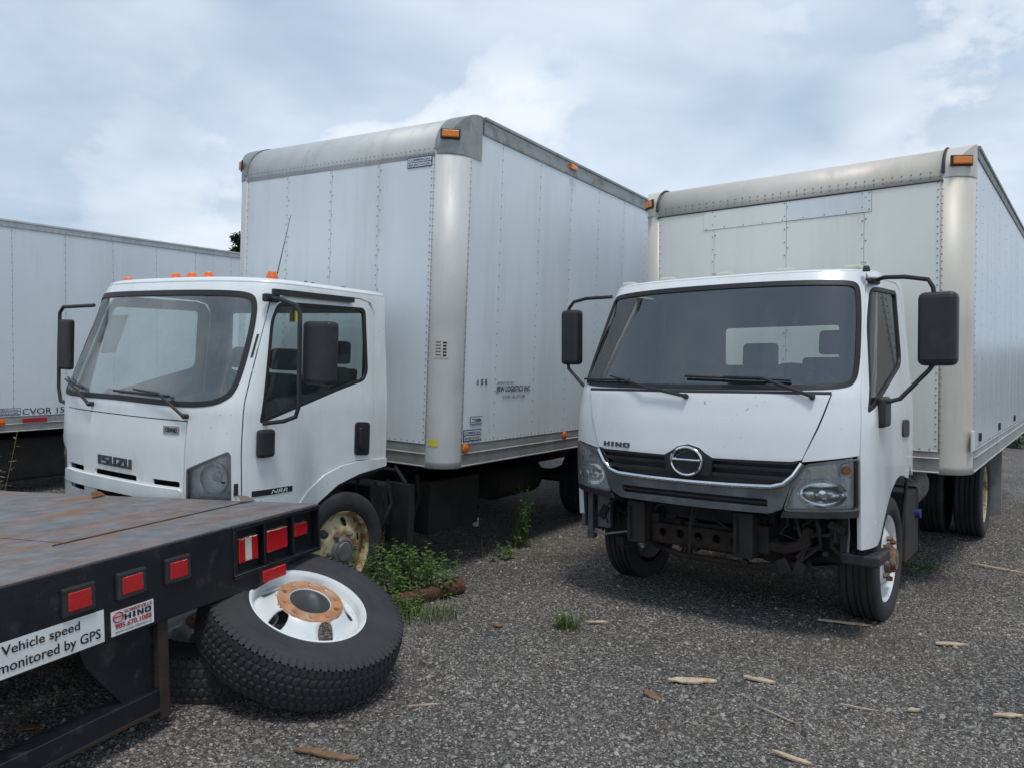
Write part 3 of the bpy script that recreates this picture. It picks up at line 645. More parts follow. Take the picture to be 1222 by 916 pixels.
# ================================================================== left truck: lower, older cab, tall blue-white body
ML = ((-0.53405, 0.84525, 0.0184), (-0.84545, -0.53399, -0.0085), (0.00264, -0.0201, 0.99979)); TL = (-1.6416, 6.7904, 0.8398); SL = 1.06
t1 = place('box_truck', 'white box truck with orange roof lamps behind the black flatbed, ISUZU on its nose', 'truck', 'white box trucks', ML, TL, SL)
C1 = Cab([(-.6, 1.79), (0, 1.815), (.25, 1.825), (.5, 1.815), (.56, 1.80), (1.2, 1.58), (1.35, 1.50)], [(-.6, .98), (.5, .98), (1.2, .925), (1.35, .90)], .42, 2.8)
ws = [(0, .497), (.35, .492), (.68, .488), (.84, .508), (.925, .56), (.95, .64), (.958, .80), (.955, .98), (.938, 1.12), (.90, 1.185), (.80, 1.205), (.4, 1.207), (0, 1.207)]
wsf = chaikin(ws + [(-u, z) for u, z in ws[1:-1][::-1]])
hl = roundp([(.668, .125), (.93, .243), (.945, .22), (.945, -.10), (.662, -.10)], .015)
shell = [(-1.0, -.36), (-.66, -.36), (-.648, -.02), (-.668, .412), (.668, .412), (.648, -.02), (.66, -.36), (1.0, -.36), (1.0, 1.15), (1.0, 1.262), (-1.0, 1.262), (-1.0, 1.15)]
panel(C1, 'cab_shell', [shell, wsf, hl, mir(hl)], 'cab_white', t1, 0, .012, .045)
slots = []
for z0, z1 in ((.008, .044), (-.125, -.088)):
    for a_, b_ in ((-.60, -.36), (-.215, .245), (.395, .62)): slots.append(roundp([(a_, z0), (b_, z0), (b_, z1), (a_, z1)], .012, 3))
panel(C1, 'front_panel', [[(-.655, -.30), (.655, -.30), (.642, -.02), (.662, .405), (-.662, .405), (-.642, -.02)]] + slots, 'cab_white_rust', t1, .004, .014, .045)
for z0, z1, o_ in ((-.082, .000, .022),): panel(C1, 'grille_bar', [roundp([(-.635, z0), (.635, z0), (.635, z1), (-.635, z1)], .02)], 'cab_white', t1, o_, .03, .05, bevel=.008)
panel(C1, 'cab_liner', [[(-.99, -.35), (.99, -.35), (.99, .46), (-.99, .46)]], 'liner_dark', t1, -.15, .01, .08)
MB().add(*(lambda P: (P, [(i, i + 1, i + 3, i + 2)[::-1] for i in range(0, len(P) - 2, 2)]))([q for i in range(25) for q in (C1.off(.03)(-1.0 + i / 12, -.62), C1.off(.05)(-1.0 + i / 12, -.38))]), True).build('bumper', 'cab_white', t1, solid=.06)
wsg = glazing(C1, 'windshield', wsf, 'glass_windshield_sky_veil', t1, .034)
# paper on the dash, sun strip, small things on the dash
mpatch([[(-.41, .79), (-.22, .80), (-.23, 1.05), (-.49, 1.05)]], C1.off(-.02), .1).build('paper_sheet', 'paper', wsg, solid=.002)
k = MB(); k.tube([C1.off(-.12)(-.36, .50), C1.off(-.12)(-.30, .57)], .03, 8); k.tube([C1.off(-.12)(-.27, .50), C1.off(-.12)(-.24, .56)], .025, 8); k.build('dash_clutter', 'sticker_white', wsg)
for s in (1, -1):
    fl = (lambda q: q) if s > 0 else mir
    dpoly = [(C1.u(1.25, -.28), -.28)] if False else []
    front = [(1.008, z) for z in np.linspace(-.28, 1.14, 22)]
    top = [(C1.u(x, z), z) for x, z in dens([(1.33, 1.195), (1.2, 1.212), (.62, 1.222), (.53, 1.205), (.475, 1.13), (.485, .7), (.505, .10), (.65, .108), (.80, .09), (.96, .045), (1.10, -.04), (1.2, -.14), (1.26, -.28)], .06, False)]
    door = front + top
    win = C1.side(roundp([(1.495, .40), (.81, .60), (.585, .655), (.548, .72), (.555, 1.165), (1.32, 1.15), (1.38, 1.03)], [.03, .15, .08, .05, .05, .05, .1]))
    d_ = panel(C1, 'door', [fl(door), fl(win)], 'cab_white', t1, 0, .03, .05)
    g_ = panel(C1, 'door_window', [fl(win)], 'glass_side', d_, -.014, 0, .08)
    panel(C1, 'window_seal', [fl(win), inset(ccw(fl(win)), .022)], 'black_rubber_seal', d_, -.002, .02, .05)
    q_ = C1.side([(1.36, 1.228), (.60, 1.230), (.50, 1.205), (.465, 1.13), (.475, .7), (.495, .10), (.36, .04), (.36, 1.262), (1.34, 1.262)])
    panel(C1, 'rear_quarter', [fl(q_)], 'cab_white', t1, 0, .02, .06)
    arch_o = [(1.27, -.36), (1.2, -.145), (1.10, -.045), (.96, .04), (.80, .085), (.65, .10), (.36, .095)]; arch_i = [(.36, .04), (.64, .01), (.84, -.04), (1.02, -.14), (1.12, -.36)]
    panel(C1, 'wheel_arch', [fl(C1.side(arch_o + arch_i))], 'cab_white', t1, .012, .03, .05, bevel=.006)
    # dark inner arch
    ia = MB(); pts = [(.22, .0), (.36, .03), (.64, .0), (.84, -.05), (1.02, -.15), (1.14, -.38)]
    ia.add([(x, s * (.97 - .30 * j), z - .01) for x, z in pts for j in (0, 1)], [(i, i + 1, i + 3, i + 2) for i in range(0, 2 * len(pts) - 2, 2)], True); ia.build('arch_liner', 'liner_dark', t1, solid=.02, solid_off=0)
    hp = C1.side(roundp([(.685, .145), (.545, .135), (.545, .365), (.685, .375)], .03))
    h_ = panel(C1, 'door_handle', [fl(hp)], 'black_plastic', d_, .012, .014, .05, bevel=.004)
    gp = C1.side(roundp([(.655, .19), (.60, .185), (.60, .33), (.655, .335)], .02)); panel(C1, 'handle_grip', [fl(gp)], 'black_plastic', d_, .03, .02, .05, bevel=.006)
    # headlight
    hq = fl(hl); H_ = panel(C1, 'headlight', [hq, circ(s * .825, .07, .088, 24)], 'lamp_silver', t1, -.03, .01, .04)
    panel(C1, 'lens', [hq], 'glass_lens', H_, .002, 0, .05)
    cu = (.83, .075); cM = axm(C1.off(-.05)(s * cu[0], cu[1]), C1.nrm(s * cu[0], cu[1]) + Vector((.5, 0, 0)), (0, 0, 1)) @ Matrix.Translation((0, 0, -.022))
    MB().lathe([(.012, -.018), (.05, -.008), (.08, .012), (.10, .045)], 28, cM).build('lamp_bowl', 'lamp_white', H_)
    MB().lathe([(.0005, .01), (.03, .006), (.034, -.016)], 14, cM).build('bulb', 'clear_grey', H_)
    panel(C1, 'turn_lamp', [fl(roundp([(.675, -.09), (.93, -.09), (.93, -.035), (.675, -.035)], .01))], 'clear_grey', H_, -.02, .02, .04)
    panel(C1, 'lamp_rim', [hq, inset(ccw(hq), .010)], 'grey_plastic', H_, .004, .02, .04)
    # side reflector on A pillar
    panel(C1, 'pillar_vent', [fl([(.972, .80), (.985, .80), (.988, .94), (.975, .94)])], 'black_plastic', t1, .004, .01, .04)
# name plates on the door
lab = C1.side([(1.53, -.035), (1.23, -.035), (1.23, .0), (1.53, .0)]); panel(C1, 'name_strip', [lab], 'print_black', t1, .003, .003, .05)
lettering('NRR', lambda a_, b_: C1.off(.0055)(C1.u(a_, b_), b_), 1.40, 1.27, -.030, -.006, 'print_white', t1, shear=.25, bold=.02)
blockname('ISUZU', lambda d: C1.off(.005 + d), -.165, .20, .080, .140, 'badge_grey', t1, 'maker_name', .010)
panel(C1, 'badge_plate', [roundp([(.49, .325), (.615, .325), (.615, .375), (.49, .375)], .008)], 'chrome', t1, .008, .01, .05)
lettering('FORWARD', lambda u, z: C1.off(.0095)(u, z), .505, .60, .336, .364, 'print_black', t1, bold=.02)
wiper(t1, C1, (-.26, .455), (-.42, .53), (-.70, .585), (-.40, .545), (-.78, .60))
wiper(t1, C1, (.66, .438), (.46, .55), (.22, .565), (.52, .545), (-.02, .552))
roof1 = roof_shell(C1, 1.262, .36, .036, .11, .09, 'cab_white', t1)
def dome(root, p, r, mat, name='roof_lamp'):
    m = MB(); m.lathe([(r * 1.05, -.012), (r * 1.05, .004), (r, .006), (r * .96, r * .5), (r * .7, r * .95), (.0005, r * 1.12)], 14, Matrix.Translation(p)); return m.build(name, mat, root)
for (x, y, z) in ((1.27, .79, 1.308), (1.29, .18, 1.320), (1.29, .0, 1.320), (1.29, -.18, 1.320), (1.27, -.79, 1.308)): dome(roof1, (x, y, z), .036, 'orange_lens')
for (x, y) in ((.98, .78), (.90, .76), (.62, .76), (.58, .74)): MB().lathe([(.012, -.01), (.012, .014), (.0005, .018)], 8, Matrix.Translation((x, y, 1.298))).build('roof_bolt', 'hub_grey', roof1)
MB().tube([(1.20, .74, 1.29), (1.14, .80, 1.72)], [.004, .0015], 5).build('antenna', 'black_plastic', t1)
back_wall(C1, .36, .05, 1.262, (-.78, .78, .56, 1.16), 'cab_white', t1)
MB().box((.40, -.93, -.02), (1.62, .93, .05)).build('cab_floor', 'liner_dark', t1)
mpatch([[(.40, -.86), (1.40, -.80), (1.40, .80), (.40, .86)]], lambda a_, b_: (a_, b_, 1.25), .3).build('headliner', 'interior_light', t1)
for y in (.50, -.05, -.52): seat(t1, y, .72, .10, .44, .93 if y > .3 else .86)
steering(t1, (1.22, .48, .58)); dash(t1, C1, .46)
MB().bar((1.19, .905, 1.03), (1.19, .905, 1.10), .012, .06).build('window_sticker', 'sticker_yellow', t1)
# mirrors
mh = MB().box((1.26, 1.165, .65), (1.36, 1.395, 1.03)).build('mirror', 'black_plastic', t1, bevel=.03, seg=3)
MB().tube([(1.40, .90, 1.165), (1.40, 1.02, 1.155), (1.39, 1.15, 1.12), (1.385, 1.18, 1.07), (1.385, 1.185, .80), (1.385, 1.19, .52), (1.39, 1.17, .455), (1.42, 1.10, .425), (1.47, .95, .40)], .0135, 8).build('mirror_arm', 'black_plastic', mh)
MB().box((1.40, .97, .20), (1.52, 1.02, .37)).build('mirror_base', 'black_plastic', mh, bevel=.02)
MB().box((1.33, .90, 1.14), (1.44, .945, 1.19)).build('mirror_bracket', 'black_plastic', mh, bevel=.01)
mh = MB().box((1.42, -1.38, .64), (1.47, -1.22, 1.02)).build('mirror', 'black_plastic', t1, bevel=.02, seg=3)
MB().tube([(1.45, -.92, 1.125), (1.45, -1.34, 1.115), (1.45, -1.39, 1.07), (1.45, -1.395, .80), (1.45, -1.39, .50), (1.46, -1.34, .40), (1.50, -.98, .36)], .0135, 8).build('mirror_arm', 'black_plastic', mh)
MB().lathe([(.03, -.03), (.03, .03), (.0005, .032)], 10, axm((1.45, -1.39, .555), (1, 0, 0))).build('mirror_clamp', 'chassis_rust', mh)
MB().bar((1.38, .935, 1.205), (.70, .945, 1.208), .03, .035).build('window_visor', 'black_plastic', t1)
# wheels and running gear
wheel(t1, (.79, .90, -.50), 1, rim='rim_tan', hub='hub_grey', tyre='rubber', holes=6, lugs=6, hubl=.02)
wheel(t1, (.79, -.90, -.50), -1, rim='rim_tan')
wheel(t1, (-3.3, 1.05, -.50), 1, rim='rim_tan', style='dish', dual=True); wheel(t1, (-3.3, -1.05, -.50), -1, rim='rim_tan', style='dish', dual=True)
chassis(t1, 1.6, -5.9, -.30, [(.79, 'front'), (-3.3, 'rear')], -.50)
MB().box((.7, -.5, -.35), (1.6, .5, -.05)).build('engine', 'chassis_black', t1, bevel=.03)
MB().box((-1.05, .42, -.62), (-.35, .85, -.18)).build('battery_box', 'chassis_black', t1, bevel=.015)
MB().lathe([(.0005, -.42), (.15, -.40), (.17, -.36), (.17, .36), (.15, .40), (.0005, .42)], 20, axm((-1.95, .60, -.36), (1, 0, 0), (0, 0, 1))).build('air_tank', 'chassis_black', t1)
MB().lathe([(.05, 0), (.05, .06), (.03, .07)], 12, axm((-1.15, .70, -.52), (0, 1, .2))).build('filler_cap', 'blue_cap', t1)
MB().bar((-1.2, .72, -.62), (-1.2, .72, -.70), .02, .05).build('tag', 'paper', t1)
MB().tube([(-.05, .72, -.03), (-.12, .74, -.13), (-.24, .72, -.24)], .014, 6).build('brace', 'aluminium_dull', t1)
MB().box((.05, .5, -.48), (.28, .78, -.14)).build('intake_box', 'chassis_black', t1, bevel=.02)
random.seed(3)
for i in range(9):
    k = MB()
    x = random.uniform(-.3, .25); y = random.uniform(.45, .8); k.tube([(x, y, -.12), (x + random.uniform(-.1, .1), y + .03, -.3), (x + random.uniform(-.15, .15), y, -.52)], random.uniform(.008, .02), 6)
    k.build('hose', 'chassis_black', t1)
MB().box((-.05, .93, -.62), (.02, .70, -.15)).build('mud_guard', 'black_plastic', t1)
# cargo body
bx1 = cargo(t1, 2.5, 2.696, 2.389, .176, .10, 2.565, .178, .168, 6.1, [-.53, -.01, .515], [-.64, -1.25, -1.83, -2.42, -3.02, -3.62, -4.22, -4.82, -5.42],
            dict(front='panel_blue_white', side='panel_blue_white', post='aluminium', cap='aluminium_dull', fcap='aluminium', rail='rail_grey', trail='aluminium_dull'), 'tall blue-white aluminium cargo body')
F1 = lambda y, z: (.006, y, z)
S1 = lambda x, z: (x, 1.257, z)
def sticker(fn, a0, a1, b0, b1, lines, box, fn2=None, border='sticker_blue', fill='sticker_white'):
    w = abs(a1 - a0); h = b1 - b0; t = h * .09; sg = 1 if a1 > a0 else -1
    fo = (lambda d: (lambda a, b: tuple(Vector(fn(a, b)) + Vector(fn2) * d)))
    P = lambda pts: ccw(pts) if sg > 0 else ccw(pts)[::-1]
    def quad(m, x0, x1, y0, y1, d): m.add([fo(d)(x0, y0), fo(d)(x1, y0), fo(d)(x1, y1), fo(d)(x0, y1)], [(0, 1, 2, 3)]); return m
    quad(MB(), a0, a1, b0, b1, 0).build('sticker', border, box, solid=.001)
    m = MB(); n = len(lines); hh = (h - t * (n + 1)) / n
    for i in range(n): quad(m, a0 + sg * t, a1 - sg * t, b1 - t * (i + 1) - hh * (i + 1), b1 - t * (i + 1) - hh * i, .0015)
    m.build('sticker_field', fill, box)
    for i, s_ in enumerate(lines): lettering(s_, fo(.003), a0 + sg * t * 2, a1 - sg * t * 2, b1 - t * (i + 1) - hh * (i + 1) + hh * .2, b1 - t * (i + 1) - hh * i - hh * .2, border, box, bold=.02)
sticker(F1, .80, 1.04, 2.272, 2.352, ['COMMERCIAL', 'BABCOCK'], bx1, (1, 0, 0))
sticker(S1, -.215, -.455, .195, .285, ['COMMERCIAL', 'BABCOCK'], bx1, (0, 1, 0))
sticker(S1, -.30, -.46, .325, .385, ['3'], bx1, (0, 1, 0), border='print_faded')
lettering('A', S1, -.37, -.40, .63, .675, 'print_black', bx1, bold=.03); lettering('S', S1, -.43, -.46, .63, .675, 'print_black', bx1, bold=.03); lettering('R', S1, -.49, -.52, .63, .675, 'print_black', bx1, bold=.03)
lettering('OPERATED BY', S1, -.66, -.92, .632, .652, 'print_faded', bx1, bold=.01)
lettering('JRW LOGISTICS INC', S1, -.655, -1.19, .556, .618, 'print_black', bx1, bold=.02)
lettering('CVOR 155-577-590', S1, -.75, -1.11, .512, .54, 'print_faded', bx1, bold=.01)
for x, z in ((-.235, .145), (-1.84, .14)): MB().lathe([(.036, 0), (.034, .012), (.0005, .02)], 16, axm((x, 1.262, z), (0, 1, 0))).build('side_lamp', 'orange_lens', bx1)
MB().box((-1.86, 1.258, 2.62), (-1.74, 1.29, 2.665)).build('marker_lamp', 'amber_lens', bx1, bevel=.006); 
MB().box((-5.0, 1.258, 2.62), (-4.88, 1.29, 2.665)).build('marker_lamp', 'amber_lens', bx1, bevel=.006)
pc = lambda t_, z, d=.005: Vector((-.178 + (.178 + d) * math.cos(t_), 1.25 - .178 + (.178 + d) * math.sin(t_), z))
def post_patch(t0, t1_, z0, z1, mat, name, d=.006): 
    m = MB(); k_ = 6; m.add([pc(t0 + (t1_ - t0) * i / k_, z, d) for z in (z0, z1) for i in range(k_ + 1)], [(i, i + 1, k_ + 2 + i, k_ + 1 + i) for i in range(k_)], True); return m.build(name, mat, bx1)
post_patch(.10, .52, .165, .215, 'sticker_yellow', 'reflective_sticker')
post_patch(.25, .85, .83, .965, 'aluminium_warm', 'data_plate')
for i in range(5): post_patch(.30, .52, .85 + i * .024, .858 + i * .024, 'print_faded', 'plate_print', .008)
for i in range(5): post_patch(.60, .75, .845 + i * .024, .858 + i * .024, 'print_black', 'plate_print', .008)
# ================================================================== right truck: wide cab without bumper, cream body
MR = ((-0.60701, 0.79451, -0.01704), (-0.79468, -0.60697, 0.00827), (-0.00377, 0.01856, 0.99982)); TR = (2.3009, 6.4396, 0.8774); SR = 1.07
t2 = place('box_truck', 'white box truck with its front bumper missing, round chrome emblem on a black grille', 'truck', 'white box trucks', MR, TR, SR)
C2 = Cab([(-.6, 1.73), (-.1, 1.77), (.2, 1.785), (.4, 1.77), (.6, 1.735), (.66, 1.70), (1.25, 1.39), (1.4, 1.29)], [(-.6, .965), (.45, .965), (1.25, .895), (1.4, .87)], .42, 2.8)
ws = [(0, .603), (.5, .605), (.80, .612), (.91, .63), (.945, .68), (.955, .80), (.948, 1.05), (.93, 1.20), (.90, 1.24), (.82, 1.252), (.4, 1.262), (0, 1.264)]
wsf2 = chaikin(ws + [(-u, z) for u, z in ws[1:-1][::-1]])
hs = [(.805, .588), (.78, .52), (.735, .40), (.66, .235)]
shell = [(.655, .213), (.80, .232), (.962, .252), (.966, .6), (.966, 1.31), (-.966, 1.31), (-.966, .6), (-.962, .252), (-.80, .232), (-.655, .213)] + [(-u, z) for u, z in hs[::-1]] + hs
panel(C2, 'cab_shell', [shell, wsf2], 'hood_white', t2, 0, .012, .045)
bump = [(-.155, .207), (-.11, .232), (-.07, .262), (0, .279), (.07, .262), (.11, .232), (.155, .207)]
hood = [(.652, .224), (.725, .40), (.77, .52), (.795, .582), (.4, .584), (0, .582), (-.4, .584), (-.795, .582), (-.77, .52), (-.725, .40), (-.652, .224), (-.60, .213)] + bump + [(.60, .213)]
panel(C2, 'hood', [hood], 'hood_white', t2, .006, .014, .04)
gr = [(-.645, .20), (-.60, .207)] + bump + [(.60, .207), (.645, .20), (.57, .08), (.49, .052), (0, .042), (-.49, .052), (-.57, .08)]
grl = panel(C2, 'grille', [gr], 'black_plastic', t2, -.055, .01, .05)
for z0, z1, o_ in ((.150, .172, -.012), (.100, .122, -.008)): panel(C2, 'grille_slat', [[(-.61 + (.172 - z1) * .8, z0), (.61 - (.172 - z1) * .8, z0), (.61 - (.172 - z1) * .8, z1), (-.61 + (.172 - z1) * .8, z1)]], 'black_plastic', grl, o_, .03, .06, bevel=.004)
bz = [(u * 1.0, z) for u, z in bump]
panel(C2, 'emblem_mount', [roundp(bump + [(.14, .10), (-.14, .10)], .02)], 'black_plastic', grl, .004, .03, .04)
panel(C2, 'grille_edge', [[(-.655, .215), (-.60, .213)] + bump + [(.60, .213), (.655, .215)] + [(.60, .195)] + [(u, z - .014) for u, z in bump[::-1]] + [(-.60, .195)]], 'black_plastic', grl, .003, .02, .03)
# emblem: ring with a cross bar
em = (-.005, .178); ec = C2.off(.006)(*em); eM = axm(ec, C2.nrm(*em), (0, 1, 0)); k = 28; m = MB()
m.tube([eM @ Vector((.098 * math.cos(2 * PI * i / k), .083 * math.sin(2 * PI * i / k), .008)) for i in range(k + 1)], .0095, 8, False)
m.tube([eM @ Vector((x, .008 + .010 * (1 - (x / .09) ** 2) * 0, .008)) for x in np.linspace(-.088, .088, 7)], .0085, 8)
for s in (-1, 1): m.tube([eM @ Vector((s * .088 * 1.0, .008, .008)), eM @ Vector((s * .06, .030, .006)), eM @ Vector((s * .03, .05, .005)), eM @ Vector((0, .058, .005)), ], .004, 6)
m.build('emblem', 'chrome', grl)
ch = [(-.655, .205), (-.61, .135), (-.555, .085), (-.49, .066), (-.25, .058), (0, .055), (.25, .058), (.49, .066), (.555, .085), (.61, .135), (.655, .205)]
m = MB(); pts = dens(ch, .05, False); n = len(pts)
sec = [(-.015, .0), (.006, .014), (.016, .0), (.006, -.014)]
nn = []
for i in range(n):
    a_, b_ = Vector(pts[max(0, i - 1)]), Vector(pts[min(n - 1, i + 1)]); t_ = (b_ - a_).normalized(); nn.append(Vector((-t_.y, t_.x)))
m.add([C2.off(.004 + o_)(pts[i][0] + nn[i].x * h_, pts[i][1] + nn[i].y * h_) for i in range(n) for o_, h_ in sec], [(i * 4 + j, i * 4 + (j + 1) % 4, (i + 1) * 4 + (j + 1) % 4, (i + 1) * 4 + j)[::-1] for i in range(n - 1) for j in range(4)], True)
m.build('chrome_bar', 'chrome', t2, bevel=.003, sharp=70)
low = [(-.665, .20), (-.615, .12), (-.555, .066), (-.49, .048), (0, .036), (.49, .048), (.555, .066), (.615, .12), (.665, .20), (.60, .085), (.545, -.06), (.49, -.085), (.47, -.09), (0, -.095), (-.47, -.09), (-.49, -.085), (-.545, -.06), (-.60, .085)]
slot2 = roundp([(-.47, -.055), (.47, -.055), (.47, -.008), (-.47, -.008)], .015)
lb = panel(C2, 'lower_grille', [low, slot2], 'grey_plastic', t2, .0, .035, .045, bevel=.004)
panel(C2, 'slot_mesh', [slot2], 'black_plastic', lb, -.05, .01, .05); panel(C2, 'slot_bar', [[(-.47, -.036), (.47, -.036), (.47, -.026), (-.47, -.026)]], 'black_plastic', lb, -.01, .02, .06)
blockname('HINO', lambda d: C2.off(.007 + d), -.605, -.40, .232, .262, 'badge_grey', t2, 'maker_name', .006)
wg = glazing(C2, 'windshield', wsf2, 'glass_windshield', t2, .03)
panel(C2, 'cowl', [[(-.80, .585), (.80, .585), (.80, .60), (-.80, .60)]], 'black_plastic', t2, .006, .02, .05)
for s in (1, -1):
    fl = (lambda q: q) if s > 0 else mir
    front = [(.974, z) for z in np.linspace(-.275, 1.21, 24)]
    rest = [(C2.u(x, z), z) for x, z in dens([(1.15, 1.262), (1.0, 1.275), (.56, 1.282), (.47, 1.25), (.435, 1.12), (.425, .7), (.43, .29), (.46, .09), (.50, .015), (.56, .028), (.65, .05), (.76, .06), (.87, .048), (1.0, .0), (1.10, -.065), (1.22, -.165), (1.30, -.245), (1.36, -.27)], .06, False)]
    win = C2.side(roundp([(1.505, .48), (.63, .745), (.585, .80), (.57, 1.235), (1.17, 1.215), (1.30, .99)], [.03, .08, .05, .05, .06, .1]))
    d_ = panel(C2, 'door', [fl(front + rest), fl(win)], 'hood_white', t2, 0, .03, .05)
    panel(C2, 'door_window', [fl(win)], 'glass_side', d_, -.014, 0, .08); panel(C2, 'window_seal', [fl(win), inset(ccw(fl(win)), .024)], 'black_rubber_seal', d_, -.002, .02, .05)
    q_ = C2.side([(1.14, 1.278), (.55, 1.292), (.462, 1.256), (.425, 1.12), (.416, .7), (.42, .29), (.45, .09), (.36, .02), (.36, 1.31), (1.14, 1.31)])
    panel(C2, 'rear_quarter', [fl(q_)], 'hood_white', t2, 0, .02, .06)
    hp = C2.side(roundp([(.72, .30), (.53, .29), (.53, .40), (.72, .41)], .04)); panel(C2, 'door_handle', [fl(hp)], 'black_plastic', d_, .010, .012, .05, bevel=.004)
    ia = MB(); pts = [(.22, -.02), (.46, .0), (.60, .02), (.80, .03), (1.0, -.02), (1.14, -.11), (1.28, -.26), (1.34, -.40)]
    ia.add([(x, s * (.94 - .28 * j), z - .01) for x, z in pts for j in (0, 1)], [(i, i + 1, i + 3, i + 2) for i in range(0, 2 * len(pts) - 2, 2)], True); ia.build('arch_liner', 'liner_dark', t2, solid=.02, solid_off=0)
    # headlight
    hq = fl(roundp([(.552, -.068), (.935, -.052), (.962, -.04), (.963, .238), (.80, .218), (.668, .195), (.60, .085)], [.03, .02, .02, .02, .0, .03, .0]))
    H_ = panel(C2, 'headlight', [hq, circ(s * .765, .030, .122, 28, 0, .074)], 'lamp_silver', t2, -.045, .01, .04)
    panel(C2, 'lens', [hq], 'glass_lens' if s > 0 else 'glass_lens_reflect_veil', H_, .003, 0, .05)
    cu = (.765, .036); cM = axm(C2.off(-.06)(s * cu[0], cu[1]), C2.nrm(s * cu[0], cu[1]) + Vector((.25, 0, 0)), (0, 0, 1))
    MB().lathe([(.012, -.030), (.05, -.018), (.07, .005), (.080, .040)], 40, cM @ Matrix.Diagonal((1, 1.6, 1, 1))).build('lamp_bowl', 'reflector', H_)
    MB().lathe([(.0005, .055), (.022, .05), (.024, .03), (.012, .02), (.012, 0)], 12, cM).build('bulb', 'chrome', H_)
    panel(C2, 'lamp_surround', [fl(roundp([(.56, -.064), (.945, -.048), (.952, .122), (.65, .112), (.605, .05)], .02)), circ(s * cu[0], .030, .122, 28, 0, .074)], 'lamp_silver', H_, -.035, .01, .04)
    panel(C2, 'turn_lamp', [fl(roundp([(.86, .13), (.945, .14), (.945, .215), (.88, .208)], .02))], 'orange_lens' if False else 'clear_grey', H_, -.03, .02, .04)
    panel(C2, 'amber_bulb', [fl(circ(.895, .17, .024, 12))], 'amber_lens', H_, -.006, .01, .03)
    panel(C2, 'park_lamp', [fl(roundp([(.64, .115), (.84, .13), (.85, .20), (.68, .18)], .02))], 'reflector', H_, -.045, .02, .04)
    panel(C2, 'lamp_rim', [hq, inset(ccw(hq), .009)], 'grey_plastic', H_, .005, .02, .04)
    panel(C2, 'lamp_trim', [fl([(.54, -.105), (.95, -.088), (.962, -.05), (.552, -.072)])], 'black_plastic', t2, .006, .05, .05)
    wheel(t2, (.82, s * .815, -.46), s, Ro=.39, rim='rim_white_clean' if s > 0 else 'rim_grey', hub='hub_rust', tyre='rubber', holes=8, lugs=8)
    wheel(t2, (-2.15, s * 1.03, -.41), s, Ro=.39, rim='rim_tan', style='dish', dual=True)
wiper(t2, C2, (-.03, .56), (-.30, .60), (-.60, .665), (-.45, .648), (-.93, .652))
wiper(t2, C2, (.70, .568), (.42, .655), (.2, .662), (.58, .655), (-.06, .676))
roof2 = roof_shell(C2, 1.31, .36, .018, .08, .07, 'hood_white', t2)
for (x, y, zz) in ((1.12, -.76, 1.338), (1.20, -.42, 1.342), (1.22, .0, 1.343), (1.20, .38, 1.342), (1.12, .76, 1.338)):
    k = MB(); k.obox((x, y, zz), (.07, .10, .030), Matrix.Identity(3)); k.build('roof_lamp', 'milky_lamp', roof2, bevel=.012)
dome(roof2, (1.20, .855, 1.315), .02, 'black_plastic', 'washer_knob')
back_wall(C2, .36, .05, 1.31, (-.36, .52, .74, 1.06), 'hood_white', t2)
MB().box((.40, -.90, -.02), (1.50, .90, .05)).build('cab_floor', 'liner_dark', t2)
mpatch([[(.40, -.80), (1.16, -.74), (1.16, .74), (.40, .80)]], lambda a_, b_: (a_, b_, 1.288), .3).build('headliner', 'interior_grey', t2)
for y in (.50, -.05, -.50): seat(t2, y, .72, .12, .44, 1.0 if y > .3 else .92)
steering(t2, (1.15, .46, .62)); dash(t2, C2, .54)
# mirrors
mh = MB().box((1.20, 1.145, .745), (1.32, 1.34, 1.152)).build('mirror', 'black_plastic', t2, bevel=.035, seg=3)
MB().tube([(1.14, .865, 1.245), (1.18, .95, 1.262), (1.25, 1.07, 1.25), (1.26, 1.19, 1.225), (1.26, 1.215, 1.18), (1.26, 1.22, 1.14)], .0125, 8).build('mirror_arm', 'black_plastic', mh)
MB().tube([(1.26, 1.23, .77), (1.27, 1.20, .72), (1.30, 1.06, .56), (1.32, 1.01, .545), (1.33, .965, .545)], .0125, 8).build('mirror_arm', 'black_plastic', mh)
MB().box((1.20, .945, .395), (1.37, 1.0, .57)).build('mirror_base', 'black_plastic', mh, bevel=.022, seg=3)
MB().box((1.06, .86, 1.232), (1.22, .905, 1.262)).build('mirror_bracket', 'black_plastic', mh, bevel=.01)
mh = MB().box((1.20, -1.25, .76), (1.30, -1.10, 1.165)).build('mirror', 'black_plastic', t2, bevel=.03, seg=3)
MB().tube([(1.20, -.86, 1.25), (1.25, -1.05, 1.245), (1.25, -1.16, 1.225), (1.25, -1.20, 1.18), (1.25, -1.21, 1.15)], .0125, 8).build('mirror_arm', 'black_plastic', mh)
MB().tube([(1.25, -1.21, .78), (1.27, -1.19, .73), (1.31, -1.06, .63), (1.33, -.96, .56)], .0125, 8).build('mirror_arm', 'black_plastic', mh)
